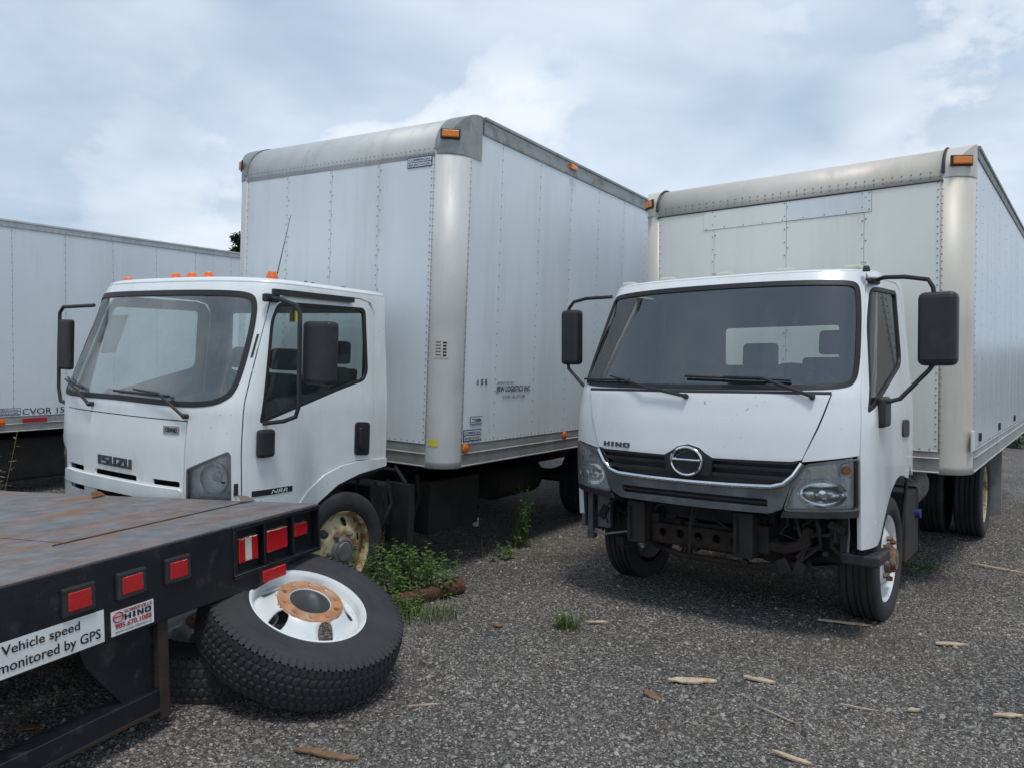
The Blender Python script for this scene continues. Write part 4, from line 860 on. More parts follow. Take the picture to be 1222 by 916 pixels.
# exposed front structure
chassis(t2, 1.52, -5.3, -.38, [(.82, 'front'), (-2.15, 'rear')], -.46, .36)
cmh = [circ(y, -.325, .028, 14) for y in (-.285, -.163, -.042, .080, .2)]
mpatch([[(-.37, -.395), (.30, -.395), (.30, -.27), (-.37, -.27)]] + cmh, lambda y, z: (1.545, y, z), .08).build('front_cross_member', 'chassis_rust', t2, solid=.05)
MB().box((1.36, -.36, -.40), (1.44, .30, -.26)).build('cross_member_back', 'chassis_black', t2)
for y0, y1 in ((-.50, -.375), (.215, .335)):
    k = MB(); k.box((1.47, y0, -.40), (1.62, y1, -.13)); k.build('bumper_bracket', 'chassis_black', t2, bevel=.006)
    k = MB()
    for z in (-.19, -.26, -.33): k.lathe([(.018, 0), (.018, .014), (.0005, .018)], 6, axm((1.62, (y0 + y1) / 2 + .02, z), (1, 0, 0)), smooth=False)
    k.box((1.60, y0 + .01, -.37), (1.64, y0 + .03, -.16)); k.build('bracket_bolts', 'chassis_rust', t2)
MB().box((1.36, -.40, -.24), (1.42, .40, .04)).build('radiator', 'liner_dark', t2)
MB().box((1.28, -.72, -.09), (1.50, .72, -.04)).build('cab_sill', 'chassis_black', t2, bevel=.01)
for s in (-1, 1): MB().box((1.30, s * .56 - .05, -.22), (1.42, s * .56 + .05, -.06)).build('cab_mount', 'chassis_rust', t2, bevel=.008)
k = MB(); k.tube([(1.56, -.06, -.10), (1.60, -.07, -.24), (1.60, -.075, -.42)], .008, 6); k.tube([(1.52, -.03, -.10), (1.61, -.06, -.25), (1.60, -.07, -.40)], .006, 6); k.build('hood_latch_cable', 'chassis_black', t2)
random.seed(5)
for i in range(30):
    k = MB(); y = random.uniform(-.9, .9); x = random.uniform(1.30, 1.52); z = random.uniform(-.12, -.05); P = [(x, y, z)]
    for j in range(3): y += random.uniform(-.12, .12); z -= random.uniform(.03, .13); P.append((x + random.uniform(-.06, .06), y, max(z, -.52)))
    k.tube(P, random.choice((.007, .009, .014)), 6); k.build('hose', 'chassis_black', t2)
for i in range(34):
    k = MB(); y = random.choice((random.uniform(.36, .82), random.uniform(-.84, -.52), random.uniform(-.35, .35))); z = random.uniform(-.46, -.12); x = random.uniform(1.25, 1.50); a_, b_, c_ = random.uniform(.03, .09), random.uniform(.03, .10), random.uniform(.03, .1)
    k.obox((x, y, z), (a_, b_, c_), Matrix.Rotation(random.uniform(-.5, .5), 3, 'X')); k.build('bracket', random.choice(('chassis_black', 'chassis_black', 'chassis_rust')), t2, bevel=.006)
MB().tube([(1.48, .38, -.33), (1.50, .50, -.33), (1.50, .58, -.30), (1.47, .62, -.20)], .035, 8).build('steering_box', 'chassis_rust', t2)
MB().tube([(1.44, .55, -.16), (1.49, .62, -.24), (1.50, .74, -.22), (1.46, .80, -.14)], .012, 6).build('hose', 'chassis_black', t2)
MB().tube([(1.44, .82, -.10), (1.47, .80, -.15), (1.46, .76, -.21), (1.44, .78, -.27)], [.03, .04, .035, .02], 8).build('washer_pipe', 'chassis_rust', t2)
MB().tube([(1.40, -.42, -.44), (1.48, -.2, -.47), (1.48, .3, -.47), (1.44, .62, -.42)], .022, 8).build('tie_rod', 'chassis_rust', t2)
# hanging bumper struts on the far side
k = MB(); k.box((1.45, -.93, -.37), (1.50, -.90, -.10)); k.box((1.46, -.88, -.42), (1.50, -.84, -.10)); k.box((1.46, -.80, -.36), (1.50, -.70, -.10)); k.box((1.44, -.885, -.45), (1.50, -.835, -.40)); k.build('bumper_strut', 'grey_plastic', t2, bevel=.006)
MB().tube([(1.48, -.92, -.40), (1.49, -.74, -.405), (1.48, -.50, -.35)], .007, 6).build('bumper_rod', 'aluminium_dull', t2)
# step under the driver door: a tread plate with square pockets
k = MB(); k.box((1.22, .80, -.375), (1.50, 1.0, -.31)); st = k.build('step', 'black_plastic', t2, bevel=.012)
k = MB()
for i in range(4):
    for j in range(3): k.box((1.25 + i * .06, .825 + j * .055, -.312), (1.25 + i * .06 + .042, .825 + j * .055 + .038, -.3065))
k.build('step_pockets', 'liner_dark', st)
MB().box((1.44, .79, -.36), (1.47, .83, -.10)).build('step_strut', 'black_plastic', t2)
MB().tube([(1.47, .83, -.08), (1.475, .84, -.2), (1.47, .83, -.33)], .006, 5).build('step_wire', 'aluminium_dull', t2)
MB().tube([(.46, .945, .02), (.44, .94, -.06), (.44, .92, -.25), (.40, .9, -.45)], .012, 6).build('fender_stay', 'black_plastic', t2)
MB().lathe([(.0005, -.60), (.14, -.585), (.185, -.54), (.19, -.2), (.19, .30), (.18, .36), (.13, .42), (.0005, .43)], 24, axm((-.52, .66, -.22), (1, 0, 0), (0, 0, 1))).build('muffler', 'hub_grey', t2)
MB().box((-.15, .50, -.60), (.32, .92, -.12)).build('battery_box', 'chassis_black', t2, bevel=.02)
MB().lathe([(.035, 0), (.035, .05), (.0005, .052)], 12, axm((-.05, .90, -.30), (0, 1, 0))).build('filler_cap', 'blue_cap', t2)
MB().box((.22, .30, -.55), (.40, .80, -.05)).build('mud_guard', 'black_plastic', t2)
MB().box((1.30, -.42, -.30), (.60, .42, -.02)).build('engine', 'chassis_black', t2, bevel=.03)
for s in (-1, 1): MB().box((-2.88, s * 1.2 - .3 * (s > 0), -.70), (-2.865, s * 1.2 + .3 * (s < 0), -.06)).build('mud_flap', 'aluminium_dull', t2, bevel=.004)
bx2 = cargo(t2, 2.5, 2.294, 2.089, .152, .104, 2.22, .17, .14, 5.6, [-.592, -.002, .565], [-.62, -1.22, -1.82, -2.42, -3.02, -3.62, -4.22, -4.82],
            dict(front='panel_cream', side='panel_gloss', post='aluminium_warm', cap='aluminium_warm', fcap='aluminium_warm', rail='rail_grey', trail='aluminium_dull', strip=True, rs=.10, rr=.0035), 'cream cargo body with a rounded metal front edge')
# repair sheet riveted over the front panels
F2 = lambda y, z: (.0045, y, z)
MB().box((.0025, -.68, 1.880), (.0045, -.003, 2.03)).build('repair_sheet', 'panel_cream', bx2); MB().box((.0025, .0, 1.882), (.0048, .615, 2.03)).build('repair_sheet', 'panel_blue_white', bx2)
MB().box((.0025, -.682, 1.8775), (.0035, .617, 1.8795)).build('sheet_joint', 'rivet_metal', bx2); MB().box((.0025, .616, 1.88), (.0035, .618, 2.03)).build('sheet_joint', 'rivet_metal', bx2)
k = MB(); rivrow(k, (.004, -.66, 1.89), (.004, .60, 1.896), (1, 0, 0), .155); rivrow(k, (.004, .60, 1.9), (.004, .60, 2.02), (1, 0, 0), .06); o = k.build('rivets', 'rivet_metal', bx2); o['kind'] = 'stuff'
for y, z in ((.86, .095), (.86, .06)): MB().lathe([(.018, 0), (.018, .012), (.0005, .018)], 6, axm((.012, y, z), (1, 0, 0)), smooth=False).build('rail_bolt', 'hub_grey', bx2)
MB().box((-.20, 1.252, .16), (-.06, 1.262, .30)).build('tag_plate', 'sticker_white', bx2)
for x in (-.52, -1.9, -3.4): MB().box((x - .05, 1.252, .20), (x, 1.266, .26)).build('rope_hook', 'chassis_black', bx2)

# ================================================================== third truck body at the far left
a3 = math.radians(32.3); aw = Vector((math.sin(a3), math.cos(a3), .012)).normalized(); lf = Vector((math.cos(a3), -math.sin(a3), 0)); up = (-aw).cross(lf)
M3 = tuple(tuple(r) for r in Matrix((-aw, lf, up)).transposed())
# its left side passes through (-5.866, 8.809); front edge is 2.2 m nearer, outside the picture
P0 = Vector((-5.866, 8.809, .767)) - aw * 2.2 - lf * 1.25
t3 = place('box_truck', 'white box truck parked farthest left, only its long side with CVOR lettering in view', 'truck', 'white box trucks', M3, P0, 1.0)
bx3 = cargo(t3, 2.5, 2.435, 2.20, .178, .09, 2.355, .17, .16, 6.6, [-.53, 0, .53], [-.55, -1.15, -1.75, -2.35, -2.95, -3.55, -4.15, -4.75, -5.35, -5.95],
            dict(front='panel_blue_white', side='panel_blue_white', post='aluminium', cap='aluminium_dull', fcap='aluminium', rail='rail_grey', trail='aluminium'), 'blue-white cargo body')
S3 = lambda x, z: (x, 1.257, z)
lettering('CVOR 155', S3, -2.44, -2.98, .195, .265, 'print_black', bx3)
sticker(S3, -1.95, -2.42, .20, .275, ['COMMERCIAL', 'BABCOCK'], bx3, (0, 1, 0))
MB().box((-2.71, 1.262, .105), (-2.44, 1.266, .150)).build('reflective_strip', 'print_red', bx3)
MB().lathe([(.05, 0), (.048, .012), (.0005, .022)], 16, axm((-2.20, 1.262, .12), (0, 1, 0))).build('side_lamp', 'orange_lens', bx3)
wheel(t3, (1.0, .9, -.40), 1, Ro=.39); wheel(t3, (1.0, -.9, -.40), -1, Ro=.39)
wheel(t3, (-4.1, 1.03, -.40), 1, Ro=.39, rim='rim_tan', style='dish', dual=True); wheel(t3, (-4.1, -1.03, -.40), -1, Ro=.39, rim='rim_tan', style='dish', dual=True)
chassis(t3, 1.6, -6.4, -.32, [(1.0, 'front'), (-4.1, 'rear')], -.40)
MB().box((-3.1, .45, -.62), (-1.9, 1.0, -.10)).build('fuel_tank', 'chassis_black', t3, bevel=.04)
MB().box((-2.30, 1.0, -.36), (-2.21, 1.006, -.25)).build('tank_label', 'sticker_white', t3); MB().box((-2.30, 1.0, -.275), (-2.21, 1.008, -.25)).build('tank_label_band', 'print_red', t3)
panel(C1, 'cab_shell', [[(-1.0, -.36), (1.0, -.36), (1.0, 1.262), (-1.0, 1.262)], wsf], 'cab_white', t3, 0, .012, .06)
glazing(C1, 'windshield', wsf, 'glass_windshield', t3, .034)
for s in (1, -1):
    fl = (lambda q: q) if s > 0 else mir
    win = C1.side(roundp([(1.495, .40), (.81, .60), (.585, .655), (.555, 1.165), (1.32, 1.15)], .04)); dr = C1.side([(1.575, .0), (1.2, -.1), (.96, .05), (.65, .10), (.36, .05), (.36, 1.262), (1.36, 1.262), (1.45, .9), (1.575, .5)])
    d_ = panel(C1, 'door', [fl(dr), fl(win)], 'cab_white', t3, 0, .03, .06); panel(C1, 'door_window', [fl(win)], 'glass_side', d_, -.014, 0, .08)
roof_shell(C1, 1.262, .36, .036, .11, .09, 'cab_white', t3); back_wall(C1, .36, .05, 1.262, (-.72, .72, .62, 1.13), 'cab_white', t3)
MB().box((.40, -.93, -.02), (1.62, .93, .05)).build('cab_floor', 'liner_dark', t3)
# ================================================================== flatbed in the foreground
d1 = Vector((math.sin(math.radians(22.5)), math.cos(math.radians(22.5)), 0)); d2 = Vector((-d1.y, d1.x, -.05)).normalized(); d3 = d1.cross(d2)
ZB = .80; CB = Vector((-1.104, 4.38, .845)) - d3 * ZB
Mb = Matrix((d1, d2, d3)).transposed().to_4x4(); Mb.translation = CB
fb = empty('flatbed', 'rusty steel flatbed with black rear plate and red lamps beside the stacked wheels', 'flatbed', None, Mb)
BW = 2.5
def bb(x0, x1, y0, y1, z0, z1): return MB().box((x0, y0, z0 + ZB), (x1, y1, z1 + ZB))
# deck plates with open seams between them
dk = MB(); dk.prism([(0, 0), (-.02, .44), (-.02, .449), (-BW, .449), (-BW, 0)], lambda a, b, h: (a, b, ZB - .012 + h), .012); dk.build('deck_plate', 'deck_steel', fb, bevel=.003)
ys = [.460, 1.42, 2.60, 3.78, 4.9]
for i in range(4):
    for x0, x1 in ((-1.20, -.02), (-BW, -1.205)): bb(x0, x1, ys[i], ys[i + 1] - .005, -.012 - .003 * ((i + (x0 < -2)) % 2), -.0015 - .003 * ((i + (x0 < -2)) % 2)).build('deck_plate', 'deck_steel', fb, bevel=.002)
bb(-.03, -.005, .44, 4.9, -.13, -.013).build('side_rail', 'bed_black', fb, bevel=.004); bb(-BW, -BW + .03, .02, 4.9, -.13, -.013).build('side_rail', 'bed_black', fb, bevel=.004)
bd = MB(); bd.tube([(x, .4545 + .003 * math.sin(x * 31), ZB - .001) for x in np.linspace(-.03, -1.28, 26)], .0065, 5); bd.build('weld_seam', 'chassis_black', fb)
# torn flap of steel where the seam meets the edge
k = MB(); k.add([(-.02, .43, ZB + .002), (-.10, .45, ZB + .003), (-.06, .52, ZB + .035), (.0, .50, ZB + .02)], [(0, 1, 2, 3)]); k.build('torn_edge', 'deck_steel', fb, solid=.006)
k = MB(); k.add([(-.05, 1.62, ZB), (-.16, 1.60, ZB), (-.12, 1.66, ZB + .028), (-.06, 1.66, ZB + .022)], [(0, 1, 2, 3)]); k.build('torn_edge', 'rust', fb, solid=.008)
# rear plate
pl = bb(-BW, -.69, -.014, .006, -.335, -.006).build('rear_plate', 'bed_black', fb, bevel=.003)
bb(-.69, -.0, .03, .045, -.266, -.006).build('lamp_backing', 'bed_black', fb)
fr = MB()
for lo, hi in (((-.69, -.02, -.03), (0, .03, -.006)), ((-.69, -.02, -.265), (0, .03, -.243)), ((-.69, -.02, -.243), (-.662, .03, -.03)), ((-.012, -.02, -.243), (0, .03, -.03)), ((-.455, -.008, -.243), (-.440, .03, -.03)), ((-.225, -.008, -.243), (-.212, .03, -.03))):
    fr.box((lo[0], lo[1], lo[2] + ZB), (hi[0], hi[1], hi[2] + ZB))
fr.build('lamp_frame', 'bed_black', fb, bevel=.005)
m = MB(); m.prism([(-.69, -.355), (-.52, -.352), (-.30, -.318), (-.24, -.266), (-.69, -.266)], lambda a, b, h: (a, .03 - h, b + ZB), .036); m.build('lower_plate', 'bed_black', fb, bevel=.003)
def lamp(x0, x1, z0, z1, y=-.014, housing=True, strip=False):
    if housing: h = bb(x0 - .022, x1 + .022, y - .016, y + .01, z0 - .020, z1 + .020); 
    else: h = bb(x0 - .006, x1 + .006, y - .008, y + .01, z0 - .006, z1 + .006)
    h = h.build('tail_lamp', 'black_plastic', fb, bevel=.008)
    bb(x0, x1, y - (.018 if housing else .022), y - .010, z0, z1).build('lens', 'red_lens', h, bevel=.006)
    if strip: bb(x0 + (x1 - x0) * .32, x0 + (x1 - x0) * .64, y - .0245, y - .016, z0 + .006, z1 - .006).build('reverse_lens', 'milky_lamp', h, bevel=.003)
lamp(-1.580, -1.480, -.163, -.090); lamp(-1.336, -1.234, -.163, -.090); lamp(-1.090, -.990, -.163, -.088)
lamp(-.624, -.482, -.203, -.080, .03, False, True); lamp(-.416, -.250, -.194, -.080, .03, False); lamp(-.192, -.078, -.156, -.086, .03, False); lamp(-.493, -.313, -.330, -.268, -.006, False)
Pf = lambda d: (lambda a, b: (a, -.014 - d, b + ZB))
def flatq(x0, x1, z0, z1, d, mat, name): 
    m = MB(); m.add([Pf(d)(x0, z0), Pf(d)(x1, z0), Pf(d)(x1, z1), Pf(d)(x0, z1)], [(0, 1, 2, 3)]); return m.build(name, mat, fb, solid=.0015)
flatq(-1.865, -1.417, -.327, -.198, .003, 'sticker_white', 'notice_sticker')
lettering('Vehicle speed', Pf(.0055), -1.832, -1.525, -.256, -.211, 'print_black', fb, bold=.012)
lettering('monitored by GPS', Pf(.0055), -1.845, -1.435, -.318, -.268, 'print_black', fb, bold=.012)
flatq(-1.385, -1.173, -.321, -.221, .003, 'sticker_white', 'dealer_sticker')
lettering('SOMERVILLE', Pf(.0055), -1.322, -1.182, -.240, -.226, 'print_red', fb, bold=.03)
blockname('HINO', lambda d: Pf(.0045 + d), -1.322, -1.188, -.268, -.244, 'print_black', fb, 'lettering', .001)
lettering('905.670.1088', Pf(.0055), -1.368, -1.186, -.296, -.274, 'print_red', fb, bold=.03)
lettering('www.somervillehino.ca', Pf(.0055), -1.368, -1.186, -.313, -.302, 'print_black', fb)
m = MB(); k = 20; m.tube([Pf(.006)(-1.352 + .024 * math.cos(2 * PI * i / k), -.248 + .020 * math.sin(2 * PI * i / k)) for i in range(k + 1)], .0025, 5, False); m.tube([Pf(.006)(-1.374, -.246), Pf(.006)(-1.33, -.246)], .0025, 5); m.build('sticker_emblem', 'print_red', fb)
# underride guard and its legs
for xo in (0, -.98):
    m = MB(); m.prism([(-1.14 + xo, -.34), (-1.14 + xo, -.72), (-1.29 + xo, -.65), (-1.47 + xo, -.42), (-1.50 + xo, -.33)][::-1] if xo == 0 else [(-1.14 + xo, -.34), (-1.0 + xo, -.36), (-1.0 + xo, -.7), (-1.14 + xo, -.72)], lambda a, b, h: (a, .03 + h, b + ZB), .012); m.build('gusset', 'bed_black', fb)
    bb(-1.138 + xo, -1.082 + xo, .0, .09, -.765, -.336).build('guard_leg', 'chassis_rust', fb, bevel=.004)
bb(-2.30, -1.139, .0, .10, -.730, -.625).build('guard_bar', 'bed_black', fb, bevel=.006); bb(-2.30, -1.139, -.006, -.0005, -.722, -.708).build('guard_lip', 'chassis_rust', fb)
for x in (-.80, -1.70): bb(x - .04, x + .04, .1, 4.9, -.33, -.16).build('frame_rail', 'chassis_black', fb)
for y in (.5, 1.1, 1.7, 2.3, 2.9, 3.5, 4.1, 4.7): bb(-BW + .04, -.04, y, y + .06, -.155, -.013).build('cross_beam', 'chassis_black', fb)
for x, s in ((-.45, 1), (-2.05, -1)):
    m4 = axm((x, 2.9, -.30 + ZB), (s, 0, 0), (0, 1, 0)); w = MB(); w.lathe([(.24, .09), (.27, .11), (.36, .11), (.385, .09), (.385, -.09), (.36, -.11), (.27, -.11), (.24, -.09)], 40, m4, closed=True); o = w.build('tyre', 'rubber', fb)
    w = MB(); w.lathe([(.0005, .02), (.1, .02), (.2, .06), (.25, .085)], 32, m4); w.build('rim', 'rim_tan', o)
MB().tube([(-.45, 2.9, -.30 + ZB), (-2.05, 2.9, -.30 + ZB)], .06, 10).build('axle', 'chassis_black', fb)
for x in (-.80, -1.70): bb(x - .035, x + .035, 2.75, 3.05, -.33, -.26).build('axle_seat', 'chassis_black', fb)

# ================================================================== two loose wheels, one leaning on the other
def spare(label, M, Ro, Rr, hw, disc, ring, tyre):
    root = empty('spare_wheel', label, 'wheel', 'loose truck wheels by the flatbed', M)
    nb = 84; fl = hw * .84; NV = nb * 8
    # tread with staggered blocks, cut by wavy grooves
    v = np.linspace(-1, 1, 31); V = []; 
    for i in range(NV):
        a = 2 * PI * i / NV; ph = (i % 8) / 8.
        for q in v:
            row = int((q + 1) / 2 * 5 - 1e-6); t = ((q + 1) / 2 * 5) % 1 if abs(q) < .9999 else .5
            p2 = (ph + (.5 if row % 2 else 0) + .10 * math.sin(q * 7)) % 1
            grv = (p2 > .72) or (t < .13 or t > .87) and abs(q) < .85
            r = Ro - .014 * q * q - (.007 if grv else 0)
            V.append((r * math.cos(a), r * math.sin(a), q * hw * .86))
    m = MB(); nv = len(v); m.add(V, [(i * nv + j, ((i + 1) % NV) * nv + j, ((i + 1) % NV) * nv + j + 1, i * nv + j + 1) for i in range(NV) for j in range(nv - 1)])
    for s in (1, -1):     # shoulders with lug notches, then smooth sidewalls
        prof = [(Ro - .014, hw * .86), (Ro - .03, hw * .93), (Ro - .055, hw * .96)]; W_ = []
        for i in range(NV):
            a = 2 * PI * i / NV; cut = .013 if ((i % 8) / 8. + (.5 if s > 0 else 0) + .10 * math.sin(s * 7)) % 1 > .72 else 0
            for k, (r, h) in enumerate(prof): W_.append(((r - (cut if k == 0 else cut * .6 if k == 1 else 0)) * math.cos(a), (r - (cut if k == 0 else cut * .6 if k == 1 else 0)) * math.sin(a), s * (h - (cut * .4 if k == 1 else 0))))
        f = [(i * 3 + j, ((i + 1) % NV) * 3 + j, ((i + 1) % NV) * 3 + j + 1, i * 3 + j + 1) for i in range(NV) for j in range(2)]
        m.add(W_, f if s > 0 else [q[::-1] for q in f])
        sw = [(Ro - .055, hw * .96), (Ro - .075, hw * .985), (Ro - .082, hw * 1.0), (Ro - .11, hw * 1.0), (Ro - .118, hw * 1.012), (Ro - .124, hw * 1.0), (Rr + .05, hw * .97), (Rr + .043, hw * .985), (Rr + .035, hw * .95), (Rr + .012, fl + .004), (Rr + .004, fl - .02)]
        m.lathe([(r, s * h) for r, h in (sw if s > 0 else sw[::-1])], 96)
    m.build('tyre', tyre, root, sharp=40)
    hz = [(0, .060), (.166, .060), (.178, .05), (Rr * .80, -.012), (Rr * .90, -.028), (1, -.02)]
    pr = lambda r: float(np.interp(r, [q[0] for q in hz], [q[1] for q in hz])) + fl - .035
    nh = 5; loops = [circ(0, 0, Rr - .012, 48), circ(0, 0, .106, 32)] + [circ(.196 * Rr / .27 * math.cos(2 * PI * k / nh + 2.95), .196 * Rr / .27 * math.sin(2 * PI * k / nh + 2.95), .045, 18, 0) for k in range(nh)] + [circ(.140 * math.cos(2 * PI * k / 10), .140 * math.sin(2 * PI * k / 10), .014, 10) for k in range(10)]
    rm = mpatch(loops, lambda a, b: (a, b, pr(math.hypot(a, b))), .025).build('rim', disc, root, solid=.012)
    b = MB(); b.lathe([(Rr - .03, fl - .075), (Rr - .013, fl - .055), (Rr - .012, fl - .02), (Rr - .006, fl - .004), (Rr + .006, fl + .008), (Rr + .015, fl + .006), (Rr + .016, fl - .006)], 72); b.lathe([(Rr - .03, fl - .075), (Rr - .04, 0), (Rr - .02, -fl), (Rr + .01, -fl - .004)], 60); b.build('rim_flange', disc, rm)
    lp = [circ(0, 0, .170, 40), circ(0, 0, .109, 32)] + [circ(.140 * math.cos(2 * PI * k / 10), .140 * math.sin(2 * PI * k / 10), .0135, 12) for k in range(10)]
    mpatch(lp, lambda a, b_: (a, b_, fl - .035 + .064), .02).build('mounting_ring', ring, rm, solid=.014, bevel=.003)
    return root
n_ = Vector((.335, -.205, .92)).normalized(); Ps = Vector((-1.021, 3.919, .41)); e1 = Vector((.966, .02, -.20))
Ms = axm(Ps - n_ * .115, n_, e1)
spare('dusty truck wheel leaning tilted, white rim with a rusty bolt ring', Ms, .520, .288, .132, 'rim_white_clean', 'rust_orange', 'rubber_dusty')
spare('truck wheel lying flat beneath the tilted one, mostly hidden by it', axm((-1.55, 4.10, .135), (0.02, -.02, 1), (1, .3, 0)), .515, .288, .132, 'rim_white', 'rust_orange', 'rubber')

# ================================================================== rusty pipe
m = MB(); p0, p1 = Vector((-.98, 5.17, .02)), Vector((-.36, 5.72, .02)); 
p0.z = ground_z(p0.x, p0.y) + .05; p1.z = ground_z(p1.x, p1.y) + .055
ax = axm(p0, p1 - p0, (0, 0, 1)); l = (p1 - p0).length
m.lathe([(.040, 0), (.052, 0), (.052, l * .5), (.054, l * .5 + .01), (.054, l - .12), (.066, l - .11), (.068, l - .01), (.064, l), (.046, l), (.042, l - .1), (.040, 0)], 22, ax)
tag(m.build('pipe', 'rust_dark', None), 'short rusty pipe lying on gravel beside the green weeds', 'pipe')
tag_ = None

# ================================================================== plants
def leaf(mb, p, d, l, w, droop=.3):
    d = Vector(d).normalized(); s = d.cross(Vector((0, 0, 1)))
    if s.length < .01: s = Vector((1, 0, 0))
    s.normalize(); p = Vector(p); a = p + d * l * .5 + Vector((0, 0, -droop * l * .12)); e = p + d * l + Vector((0, 0, -droop * l * .5))
    mb.add([p, a + s * w * .5, e, a - s * w * .5, a + Vector((0, 0, -w * .12))], [(0, 4, 1), (1, 4, 2), (2, 4, 3), (3, 4, 0)])
def weed(c, h, ns, spread, label, mat='leaf_weed', lw=(.060, .027), nl=18, seed=1, name='weed'):
    R_ = random.Random(seed); root = empty(name, label, 'plant', 'weeds growing in the gravel', Matrix.Translation((c[0], c[1], ground_z(*c))))
    st, lv = MB(), MB()
    for i in range(ns):
        a = R_.uniform(0, 2 * PI); r = spread * math.sqrt(R_.random()); b = Vector((r * math.cos(a), r * math.sin(a), -.01)); hh = h * R_.uniform(.55, 1.1)
        tip = b + Vector((R_.uniform(-.25, .25) * hh, R_.uniform(-.25, .25) * hh, hh)); mid = (b + tip) / 2 + Vector((R_.uniform(-.03, .03), R_.uniform(-.03, .03), .02))
        P = [b, mid, tip]; st.tube(P, [.004, .003, .0015], 4, False)
        for j in range(nl):
            t = .12 + .88 * j / nl; p = b.lerp(mid, t * 2) if t < .5 else mid.lerp(tip, t * 2 - 1); an = j * 2.4 + R_.uniform(-.4, .4); s = (1.15 - .5 * t) * R_.uniform(.7, 1.25)
            leaf(lv, p, (math.cos(an), math.sin(an), R_.uniform(.1, .7)), lw[0] * s, lw[1] * s, R_.uniform(.2, 1))
            if R_.random() < .6: leaf(lv, p, (math.cos(an + 1.3), math.sin(an + 1.3), R_.uniform(.2, .8)), lw[0] * s * .7, lw[1] * s * .8, .5)
    st.build('stem', mat, root); lv.build('leaves', mat, root); return root
def grass(c, r, n, h, label, mat='leaf_grass', seed=1):
    R_ = random.Random(seed); m = MB(); root = empty('grass_tuft', label, 'grass', 'weeds growing in the gravel', Matrix.Translation((c[0], c[1], 0)))
    for i in range(n):
        a = R_.uniform(0, 2 * PI); q = r * math.sqrt(R_.random()); x, y = q * math.cos(a) * 1.3, q * math.sin(a) * .8; z = ground_z(c[0] + x, c[1] + y)
        t = R_.uniform(0, 2 * PI); l = h * R_.uniform(.4, 1.1); le = R_.uniform(.2, .9) * l; w = .0022; s = Vector((-math.sin(t), math.cos(t), 0)) * w; b = Vector((x, y, z - .004)); mid = b + Vector((math.cos(t) * le * .35, math.sin(t) * le * .35, l * .6)); e = b + Vector((math.cos(t) * le, math.sin(t) * le, l))
        m.add([b - s, b + s, mid + s * .7, mid - s * .7, e], [(0, 1, 2, 3), (3, 2, 4)])
    m.build('blades', mat, root); return root
weed((-.86, 5.62), .42, 26, .20, 'leafy green weed clump rising right beside the rusty tan truck wheel', seed=1)
weed((-.62, 5.66), .38, 26, .22, 'leafy green weed clump behind the rusty pipe, right of the tan wheel', seed=2)
weed((-.80, 5.30), .20, 22, .24, 'low green weeds in front of the tan truck wheel', seed=3, lw=(.045, .02))
grass((-.62, 5.10), .24, 420, .12, 'yellow-green grass tuft in front of the rusty pipe', seed=4)
grass((-.88, 4.95), .16, 180, .10, 'small yellow-green grass patch touching the tilted tyre', seed=9)
weed((.12, 7.35), .62, 8, .12, 'tall thin weed standing in shade under the tall cargo body', seed=5, nl=22)
weed((-.10, 6.95), .16, 9, .22, 'low weeds in the shade below the tall cargo body', seed=15, nl=8)
grass((.38, 4.84), .06, 130, .11, 'small bright green grass tuft alone on open gravel', mat='leaf_weed', seed=6)
weed((.38, 4.86), .11, 9, .05, 'tiny green seedling amid the lone grass tuft', seed=7, lw=(.03, .014), nl=7)
weed((3.4, 6.3), .12, 8, .25, 'flat weeds behind the front wheel of the bumperless truck', seed=8, nl=7)
weed((2.72, 3.55), .05, 10, .10, 'flat weed patch at the right edge of the gravel', seed=10, nl=6, lw=(.03, .014))
weed((-5.15, 7.62), 1.02, 3, .12, 'tall pale weed stalk behind the flatbed at the far left', mat='leaf_dry', seed=12, lw=(.10, .03), nl=12)
grass((1.15, 3.55), .20, 60, .018, 'dry grass bits on gravel near the wood chips', mat='leaf_dry', seed=13)

# ================================================================== chips of wood and bark
def chip(c, l, w, ang, label, mat='wood_pale', name='wood_chip', seed=0, th=.012, tilt=.06):
    R_ = random.Random(seed); n = 7; top = [(l * (i / n - .5), w * .5 * math.sin(PI * (i + .6) / (n + 1.2)) * R_.uniform(.6, 1.15)) for i in range(n + 1)]; bot = [(l * (i / n - .5), -w * .5 * math.sin(PI * (i + .6) / (n + 1.2)) * R_.uniform(.5, 1.1)) for i in range(n + 1)]
    poly = ccw(top + bot[::-1]); m = MB(); m.prism(poly, lambda a, b, h: (a, b, h + R_.uniform(0, .25) * th), th)
    o = m.build(name, mat, None, bevel=.002, seg=1); o.matrix_world = Matrix.Translation((c[0], c[1], ground_z(*c) + .006)) @ Matrix.Rotation(ang, 4, 'Z') @ Matrix.Rotation(tilt, 4, 'Y') @ Matrix.Rotation(tilt * 1.5, 4, 'X')
    return tag(o, label, 'wood', 'bits of wood on the gravel')
chip((.98, 4.02), .27, .062, .12, 'largest pale wood chip, on open gravel in the lower middle', seed=1)
chip((1.34, 4.04), .165, .042, -.35, 'pale pointed wood chip just right of the largest one', seed=2)
chip((.735, 3.84), .13, .055, -.95, 'short upright-lying brown chip left of the largest wood chip', 'wood_brown', seed=3)
chip((1.215, 3.22), .17, .035, -.62, 'pale splinter lowest in the photo, near the bottom edge', seed=4)
chip((2.69, 4.62), .20, .045, .05, 'weathered pale chip alone in front of the right front wheel', seed=5)
chip((-.06, 4.87), .062, .045, .2, 'small orange-brown chip on gravel in the centre', 'wood_brown', seed=6)
chip((.58, 4.93), .15, .03, .25, 'thin grey-brown strip beside the lone grass tuft', 'wood_pale', seed=7)
chip((-.72, 3.19), .22, .05, -.15, 'dark bark strip at the bottom edge below the tilted wheel', 'wood_brown', seed=8)
